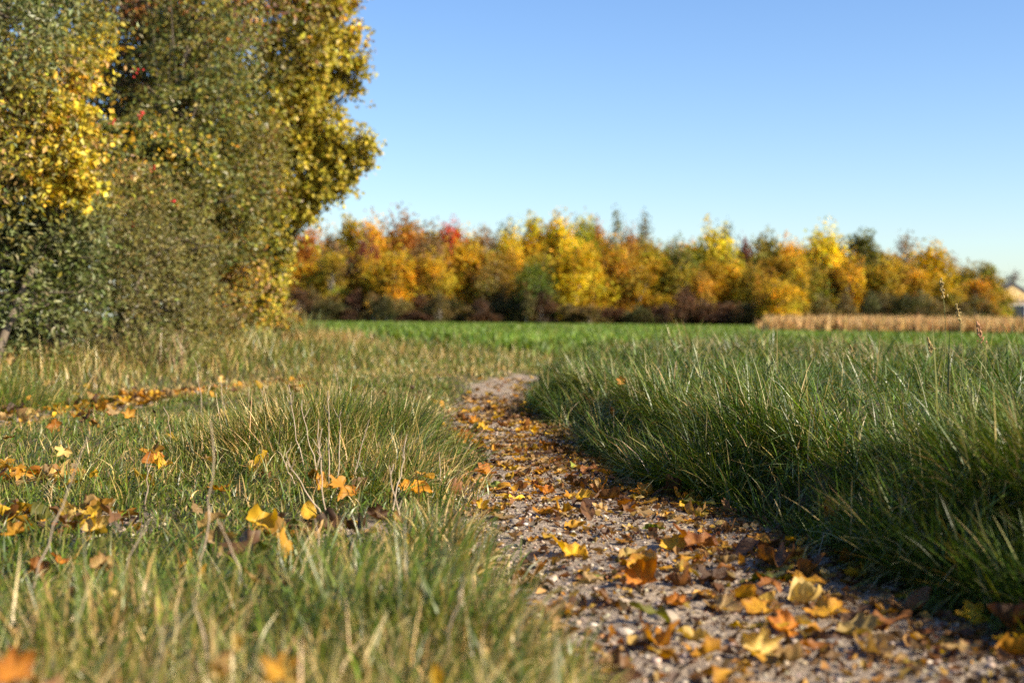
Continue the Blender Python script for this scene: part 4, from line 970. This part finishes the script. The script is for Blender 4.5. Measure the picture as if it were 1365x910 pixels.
# the labels of the leaves that were not picked out by hand
def place_words(x, y):
    L_, R_ = path_L(y), path_R(y); s = (x - L_) / (R_ - L_)
    if -0.08 <= s <= 1.12 and y < 12:
        side = 'sunny side of the path' if s < 0.33 else ('middle of the path' if s < 0.66 else 'shaded side of the path')
        far = 'near' if y < 2.7 else ('lower' if y < 3.5 else ('halfway' if y < 5.2 else 'far'))
        return {'near': 'nearest stretch, ', 'lower': 'below halfway, ', 'halfway': 'halfway up, ', 'far': 'far stretch, '}[far] + side
    if x > R_: return 'caught in the tall grass bank'
    if x < trk_C(y) + trk_w(y) + 0.15: return 'in the wheel track below the hedge'
    return 'lying in the near grass strip' if y < 2.6 else 'in the grass strip between the tracks'
seen = {}
for L in LEAVES:
    if L[6]: L[0]['label'] = L[6]; continue
    o, cn, kd, ps, y, x, _ = L
    small = o.scale[0] < 0.07
    L[6] = '%s%s %s %s, %s' % ('small ' if small else '', PNAME[ps], cn, KNAME[kd], place_words(x, y))
    seen.setdefault(L[6], []).append(L)
ORD = ['nearest', 'second nearest', 'third nearest', 'fourth nearest', 'fifth nearest', 'sixth nearest']
for lab, ls in seen.items():
    ls.sort(key=lambda q: q[4])
    for k, L in enumerate(ls):
        L[0]['label'] = ' '.join((lab if len(ls) == 1 else lab + ', ' + ORD[min(k, 5)] + ' of %d' % len(ls)).split()[:16])

# the rest of the leaf litter, too many to tell apart
def litter():
    V, Fa, C, n = [], [], [], 0
    names = list(LCOL); wt = np.array([PW.get(c, 0.1) for c in names]); wt = wt / wt.sum()
    spots = []
    for _ in range(760):
        y = random.uniform(1.6, 6.5) if random.random() < 0.5 else min(12.2, random.uniform(4.5, 8.5) + random.expovariate(0.9) * (random.random() < 0.35))
        s = random.uniform(-0.05, 1.12) if random.random() < 0.6 else random.betavariate(3, 1.2) * 1.12
        spots.append((path_L(y) + (path_R(y) - path_L(y)) * s, y, (0.0, 0.004), 5, (0.025, 0.07)))
    for _ in range(70):
        y = random.uniform(8.5, 12.4); spots.append((path_L(y) + (path_R(y) - path_L(y)) * random.uniform(0, 1.05), y, (0.0, 0.005), 6, (0.03, 0.07)))
    for _ in range(330):
        y = random.uniform(5.2, 11.2); spots.append((trk_C(y) + trk_w(y) * random.uniform(-1.1, 1.1), y, (0.0, 0.02), 18, (0.05, 0.1)))
    for (cx, cy, r0) in PATCH:
        for _ in range(34):
            a, r1 = random.uniform(0, 6.28), r0 * math.sqrt(random.random()); spots.append((cx + r1 * math.cos(a), cy + r1 * math.sin(a), (0, 0.02), 18, (0.04, 0.09)))
    for _ in range(120):
        y = random.uniform(1.5, 9); spots.append((random.uniform(-0.4 * y, path_L(y)), y, (0.01, 0.06), 35, (0.04, 0.085)))
    for (x, y, lf, tl, sr) in spots:
        kd = random.choices(KINDS_, [5, 2.5, 2, 1, 1])[0]; ps = random.choices(list(POSES), [6, 2, 4, 0.4, 3])[0]
        v, f = RAW[kd, ps, random.randint(0, 2)]
        R = (Matrix.Rotation(random.uniform(0, 6.28), 3, 'Z') @ Matrix.Rotation(D(random.gauss(0, tl)), 3, 'X') @ Matrix.Rotation(D(random.gauss(0, tl)), 3, 'Y'))
        p = v @ np.array(R).T * random.uniform(*sr) + np.array([x, y, float(H(x, y)) + random.uniform(*lf)])
        V.append(p); Fa.append((f[0] + n, f[1] + n)); n += len(v)
        c = np.array(LCOL[names[rng.choice(len(names), p=wt)]]) * math.exp(random.gauss(-0.3, 0.3))
        C.append(np.repeat(c[None], len(v), 0))
    o = mk('leaf_litter', np.concatenate(V), [np.concatenate([a[0] for a in Fa]), np.concatenate([a[1] for a in Fa])], M_LITTER, col=np.clip(np.concatenate(C), 0, 1))
    tag(o, 'scattered litter of smaller yellow and brown leaves along the tracks', 'leaf litter', kind='stuff')
litter()
def crumbs():
    n = 15000
    y = 1.6 * (9.5 / 1.6) ** rng.uniform(size=n); s = np.where(rng.uniform(size=n) < 0.5, rng.uniform(-0.05, 1.1, n), rng.beta(3.5, 1.2, n) * 1.15)
    x = path_L(y) + (path_R(y) - path_L(y)) * s
    x = x + 0.05 * N2(np.stack([x, y], -1), 8.0)
    d = rng.normal(size=(n, 3)) * np.array([0.5, 0.5, 0.2]) + np.array([0, 0, 0.8])
    sz = np.clip(np.exp(rng.normal(math.log(0.013), 0.5, n)), 0.004, 0.035)
    p = np.stack([x, y, H(x, y) + 0.003 + sz * 0.15], -1)
    c = palette(n, [(0.07, 0.038, 0.02), (0.12, 0.065, 0.03), (0.20, 0.10, 0.035), (0.30, 0.18, 0.06), (0.40, 0.24, 0.05)], [4, 4, 3, 2, 1], 0.25)
    v, f, c = leaf_cards(p, d, sz, c, 0.6, 0.5)
    tag(mk('leaf_crumbs', v, f, M_LITTER, col=c, smooth=False), 'brown crumbs of broken leaves trodden into the path', 'leaf litter', kind='stuff')
crumbs()

# ------------------------------------------------------------------ gravel and stones
ICO_V = None
def ico():
    t = (1 + 5 ** .5) / 2
    v = np.array([[-1, t, 0], [1, t, 0], [-1, -t, 0], [1, -t, 0], [0, -1, t], [0, 1, t], [0, -1, -t], [0, 1, -t], [t, 0, -1], [t, 0, 1], [-t, 0, -1], [-t, 0, 1]], float)
    f = np.array([[0, 11, 5], [0, 5, 1], [0, 1, 7], [0, 7, 10], [0, 10, 11], [1, 5, 9], [5, 11, 4], [11, 10, 2], [10, 7, 6], [7, 1, 8], [3, 9, 4], [3, 4, 2], [3, 2, 6], [3, 6, 8], [3, 8, 9], [4, 9, 5], [2, 4, 11], [6, 2, 10], [8, 6, 7], [9, 8, 1]])
    return v / np.linalg.norm(v[0]), f
def subdiv(v, f):
    e = {}; v = list(v); out = []
    def mp(a, b):
        k = (min(a, b), max(a, b))
        if k not in e:
            m = (v[a] + v[b]) / 2; v.append(m / np.linalg.norm(m)); e[k] = len(v) - 1
        return e[k]
    for a, b, c in f:
        ab, bc, ca = mp(a, b), mp(b, c), mp(c, a); out += [[a, ab, ca], [b, bc, ab], [c, ca, bc], [ab, bc, ca]]
    return np.array(v), np.array(out)
iv, if_ = ico()
SCOL = [(0.33, 0.27, 0.20), (0.42, 0.345, 0.265), (0.25, 0.20, 0.155), (0.37, 0.29, 0.205), (0.19, 0.16, 0.13), (0.50, 0.43, 0.34)]
def gravel():
    n = 20000
    y = 1.7 * (12.3 / 1.7) ** rng.uniform(size=n); x = path_L(y) + (path_R(y) - path_L(y)) * rng.uniform(-0.08, 1.1, n)
    k = 1800
    a = rng.uniform(0, 6.28, k); pc = np.array(PATCH)[rng.integers(0, len(PATCH), k)]; rr = pc[:, 2] * np.sqrt(rng.uniform(size=k)) * 1.1
    x[:k] = pc[:, 0] + rr * np.cos(a); y[:k] = pc[:, 1] + rr * np.sin(a)
    keep = rng.uniform(size=n) < (0.30 + 0.7 * sstep(-0.3, 0.7, N2(np.stack([x, y], -1), 4.0)))
    x, y = x[keep], y[keep]; n = len(x)
    s = np.exp(rng.normal(math.log(0.0025), 0.5, n)); s = np.clip(s, 0.0012, 0.0065)
    sc = np.stack([s * rng.uniform(0.8, 1.5, n), s * rng.uniform(0.8, 1.5, n), s * rng.uniform(0.45, 0.9, n)], -1)
    v = iv[None] * sc[:, None] * np.exp(rng.normal(0, 0.12, (n, 12, 1)))
    az = rng.uniform(0, 6.28, n); ca, sa = np.cos(az)[:, None], np.sin(az)[:, None]
    v = np.stack([v[..., 0] * ca - v[..., 1] * sa, v[..., 0] * sa + v[..., 1] * ca, v[..., 2]], -1)
    v += np.stack([x, y, H(x, y) + sc[:, 2] * 0.35], -1)[:, None]
    f = (np.arange(n)[:, None, None] * 12 + if_[None]).reshape(-1, 3)
    col = palette(n, SCOL, [3, 3, 3, 2, 2, 1.5], 0.15)
    tag(mk('gravel', v.reshape(-1, 3), f, M_GRAVEL, col=np.repeat(col, 12, 0)), 'fine pale gravel and grit on the worn path', 'gravel', kind='stuff')
gravel()
sv, sf = subdiv(iv, if_); sv, sf = subdiv(sv, sf)
STONE = []
for s in range(5):
    r = np.random.default_rng(s + 50)
    k = 1 + 0.16 * Noise(s + 90, 3)(sv, 1.6) + 0.06 * Noise(s + 70, 3)(sv, 4.5)
    STONE.append(mk('stone', sv * k[:, None] * np.array([1.0, r.uniform(0.65, 0.9), r.uniform(0.4, 0.6)]), sf, M_PEBBLE, link=False))
PEB = [(885, 826, 34, 0, 'largest pale grey stone, flat, beside the long olive green leaf'), (830, 806, 26, 3, 'tan flat stone left of the long olive green leaf'),
       (761, 760, 15, 4, 'dark grey round pebble left of the lime green leaf'), (697, 690, 13, 1, 'light grey pebble at the left grass edge halfway up'),
       (688, 697, 17, 0, 'grey pebble just below the light one at the left grass edge'), (835, 845, 22, 5, 'whitish stone at the near grass edge of the path'),
       (716, 812, 30, 2, 'flat grey stone under the yellow leaves at the left grass edge'), (1055, 788, 20, 0, 'grey stone on the rim of the shade'),
       (760, 815, 18, 1, 'pale pebble among the leaves of the left grass edge'), (960, 772, 14, 2, 'small grey pebble in mid path by a rusty leaf'),
       (720, 765, 18, 3, 'warm tan pebble in the grit of the sunny side'), (735, 775, 16, 5, 'whitish pebble in the grit of the sunny side'),
       (800, 700, 13, 4, 'dark pebble in the middle of the path halfway up'), (860, 700, 12, 1, 'pale pebble in the middle of the path halfway up'),
       (700, 605, 10, 1, 'pale pebble among leaves on the far stretch'), (745, 640, 11, 0, 'grey pebble on the far stretch by the lemon yellow leaf'),
       (1190, 790, 24, 2, 'dark stone in the deep shade under the grass bank'), (1110, 860, 26, 4, 'dark flat stone in the shaded corner of the path')]
for (px, py, wpx, ci, lab) in PEB:
    q = ground_at(px, py); s = wpx / F * q[1] * 0.55
    o = obj('pebble', random.choice(STONE)); o.location = q + np.array([0, 0, s * 0.12]); o.scale = (s,) * 3
    o.rotation_euler = (random.gauss(0, .12), random.gauss(0, .12), random.uniform(-0.5, 0.5)); o.color = (*SCOL[ci], 1)
    tag(o, lab, 'pebble', 'pebbles lying on the path')

# ------------------------------------------------------------------ dry stalks, seed heads, twigs
M_STEM = plain('dry_stem', (0.30, 0.22, 0.15), (0.48, 0.38, 0.27), 40, 0.7, 0)
M_SEED = plain('seed_head', (0.26, 0.18, 0.06), (0.42, 0.31, 0.12), 300, 0.7, 0)
M_GSTEM = plain('green_stem', (0.16, 0.20, 0.06), (0.28, 0.27, 0.10), 30, 0.5, 0)
def stalk(px, py, tx, ty, lab, thick=1.0, side=3, grp='dry stalks standing in the grass', depth=None):
    b0 = ground_at(px, py) if depth is None else G(px, depth)
    t0 = P(tx, ty, b0[1] + random.uniform(-0.05, 0.05))
    r = empty('dry_stalk', tuple(b0)); tag(r, lab, 'stalk', grp)
    L = np.linalg.norm(t0 - b0); u = np.linspace(0, 1, 10)[:, None]
    bow = np.array([random.uniform(-.05, .05), random.uniform(-.05, .05), 0]) * L
    path = (t0 - b0) * u + bow * (4 * u * (1 - u)) + np.random.default_rng(int(px * 7 + py)).normal(0, 0.0022, (10, 3)); path[0] = (0, 0, -0.01)
    T = Tubes(); T.add(path, np.linspace(0.0022, 0.0009, 10) * thick, 5); T.build('stem', M_STEM, r)
    for _ in range(side):
        k = random.randint(3, 9); a = random.uniform(0, 6.28); ln = L * random.uniform(0.05, 0.16)
        T2 = Tubes(); v0 = path[k]; v1 = v0 + np.array([math.cos(a) * .6, math.sin(a) * .6, 0.9]) * ln
        T2.add([v0, (v0 + v1) / 2 + np.array([0, 0, -ln * .08]), v1], np.array([0.0011, 0.0009, 0.0006]) * thick, 4); T2.build('side_twig', M_STEM, r)
    return r
ST = [(440, 660, 437, 520, 'tallest pale dry stalk in the big grass tuft'), (428, 655, 402, 545, 'dry stalk leaning away from the tallest one'), (418, 650, 424, 560, 'straight dry stalk just left of the tallest one'),
      (449, 665, 452, 556, 'dry stalk just right of the tallest one'), (462, 655, 492, 560, 'dry stalk leaning over the green side of the tuft'), (410, 640, 386, 512, 'thin dry stalk on the left flank of the tuft'),
      (404, 660, 372, 600, 'bent dry stalk at the left foot of the tuft'), (432, 690, 380, 606, 'long bent dry stalk crossing the left foot of the tuft'), (437, 695, 430, 570, 'grey stalk in front of the tallest one'),
      (268, 560, 261, 482, 'lone upright stalk with side twigs left of the tuft'), (303, 575, 292, 500, 'second lone stalk between the twiggy one and the tuft'), (332, 570, 333, 520, 'short stalk beside the folded yellow leaf'),
      (345, 580, 352, 516, 'slim stalk right of the folded yellow leaf'), (470, 560, 446, 484, 'thin arching stalk at the back of the tuft'), (380, 600, 367, 530, 'pinkish stalk by the upright brown leaf'),
      (226, 610, 222, 548, 'short dry stalk left of the lone twiggy one'), (520, 690, 540, 590, 'dry stalk leaning at the path side of the tuft'), (590, 660, 586, 610, 'short stalk at the path side of the tuft'),
      (536, 710, 520, 620, 'stalk rising above the dark shrivelled leaf'), (195, 680, 197, 606, 'thin stalk standing over the middle grass')]
for s in ST: stalk(*s)
NEARST = [(38, 2.35, 122, 572, 'long blurred stalk leaning across the far left grass'), (420, 2.5, 420, 690, 'blurred upright stalk in the near grass'), (255, 2.4, 283, 560, 'blurred stalk with a seed like tip in the near grass'),
          (150, 2.3, 200, 690, 'blurred short stalk of the near grass'), (585, 1.75, 620, 770, 'thick blurred straw near the bottom edge'), (300, 1.7, 258, 800, 'blurred straw leaning at the bottom edge'), (205, 1.6, 225, 830, 'short blurred straw at the bottom edge'),
          (345, 2.1, 290, 690, 'blurred bent straw right of the pale gold leaf'), (480, 2.1, 474, 745, 'blurred straw under the dark shrivelled leaf')]
for (bx, dp, tx, ty, lab) in NEARST: stalk(bx, 0, tx, ty, lab, 0.9, 1, 'blurred straws of the near grass', depth=dp)
def seed_stem(bx, dp, tx, ty, lab, hl=0.055, col=M_SEED):
    b0 = G(bx, dp); t0 = P(tx, ty, dp - 0.05); r = empty('seed_grass_stem', tuple(b0)); tag(r, lab, 'grass stem', 'seeding grass stems on the right bank')
    u = np.linspace(0, 1, 12)[:, None]; path = (t0 - b0) * u + np.array([0.02, 0, 0.0]) * 4 * u * (1 - u)
    T = Tubes(); T.add(path, np.linspace(0.0016, 0.0006, 12), 5); T.build('stem', M_GSTEM, r)
    tip = path[-1]; dv = path[-1] - path[-2]; dv = dv / np.linalg.norm(dv)
    V, C = [], []; n = 0; FF = []
    for k in range(34):
        s = random.random(); c0 = tip + dv * (s - 0.5) * hl + np.array([random.gauss(0, 1), random.gauss(0, 1), random.gauss(0, .5)]) * 0.0042 * (1.2 - s)
        sc = np.array([0.0016, 0.0016, 0.0038]) * random.uniform(0.8, 1.4)
        V.append(iv * sc + c0); FF.append(if_ + n); n += 12
    mk('seed_head', np.concatenate(V), np.concatenate(FF), col, r)
seed_stem(1240, 3.5, 1256, 384, 'tallest seeding grass stem reaching above the maize')
seed_stem(1265, 3.5, 1277, 418, 'second seeding stem, its head against the maize', 0.05)
seed_stem(1300, 3.3, 1306, 444, 'brown drooping seed head right of the two taller stems', 0.05, plain('brown_seed', (0.32, 0.15, 0.07), (0.50, 0.27, 0.14), 300, 0.7, 0))
seed_stem(1130, 5.2, 1136, 468, 'short seed head low in the middle of the bank', 0.05)
seed_stem(1236, 3.7, 1240, 460, 'small seed head hidden among the tallest blades', 0.04)
# a few extra long single blades on the right bank
LB = [(1290, 3.3, 0.62, math.pi * 0.98, 0.28, 1.15), (1215, 3.6, 0.5, math.pi, 0.2, 1.4), (1180, 3.8, 0.52, math.pi * 1.05, 0.1, 1.2), (1325, 3.2, 0.45, 0.3, 0.25, 0.6), (1250, 3.4, 0.46, 1.8, 0.05, 0.15), (1262, 3.45, 0.44, 1.2, 0.04, 0.2), (1345, 3.0, 0.42, 2.9, 0.2, 0.9), (1100, 4.0, 0.42, 3.3, 0.3, 1.2)]
rt_ = np.array([G(b[0], b[1]) for b in LB]); A = np.array(LB)
v, f, c = blades(rt_, A[:, 2] * 0.66, np.full(len(LB), 0.0065), A[:, 3], A[:, 4], A[:, 5], palette(len(LB), GREENS, [1, 1, 1, 1]), seg=10, twist=0.2)
tag(mk('long_grass_blades', v, f, M_GRASS, col=c), 'few long blades rising above the right grass bank', 'grass', kind='stuff')
# twigs on the ground
def twig(pts, lab, r0=0.0022):
    q = [ground_at(px, py) + np.array([0, 0, lf]) for (px, py, lf) in pts]; q = np.array(q); base = q[0].copy()
    T = Tubes(); T.add(q - base, np.linspace(r0, r0 * 0.5, len(q)), 5)
    o = T.build('twig', M_STEM); o.location = base; tag(o, lab, 'twig', 'thin twigs on the ground')
twig([(792, 705, .008), (805, 722, .012), (818, 738, .006)], 'thin bent straw twig on gravel above the pale gold blunt leaf', 0.0014)
twig([(1060, 772, .004), (1085, 768, .006), (1098, 742, .05)], 'forked pale twig curling up in the shade of the path', 0.0016)
twig([(905, 795, .006), (940, 792, .008), (965, 788, .004)], 'short dark twig lying across the mid path', 0.0018)
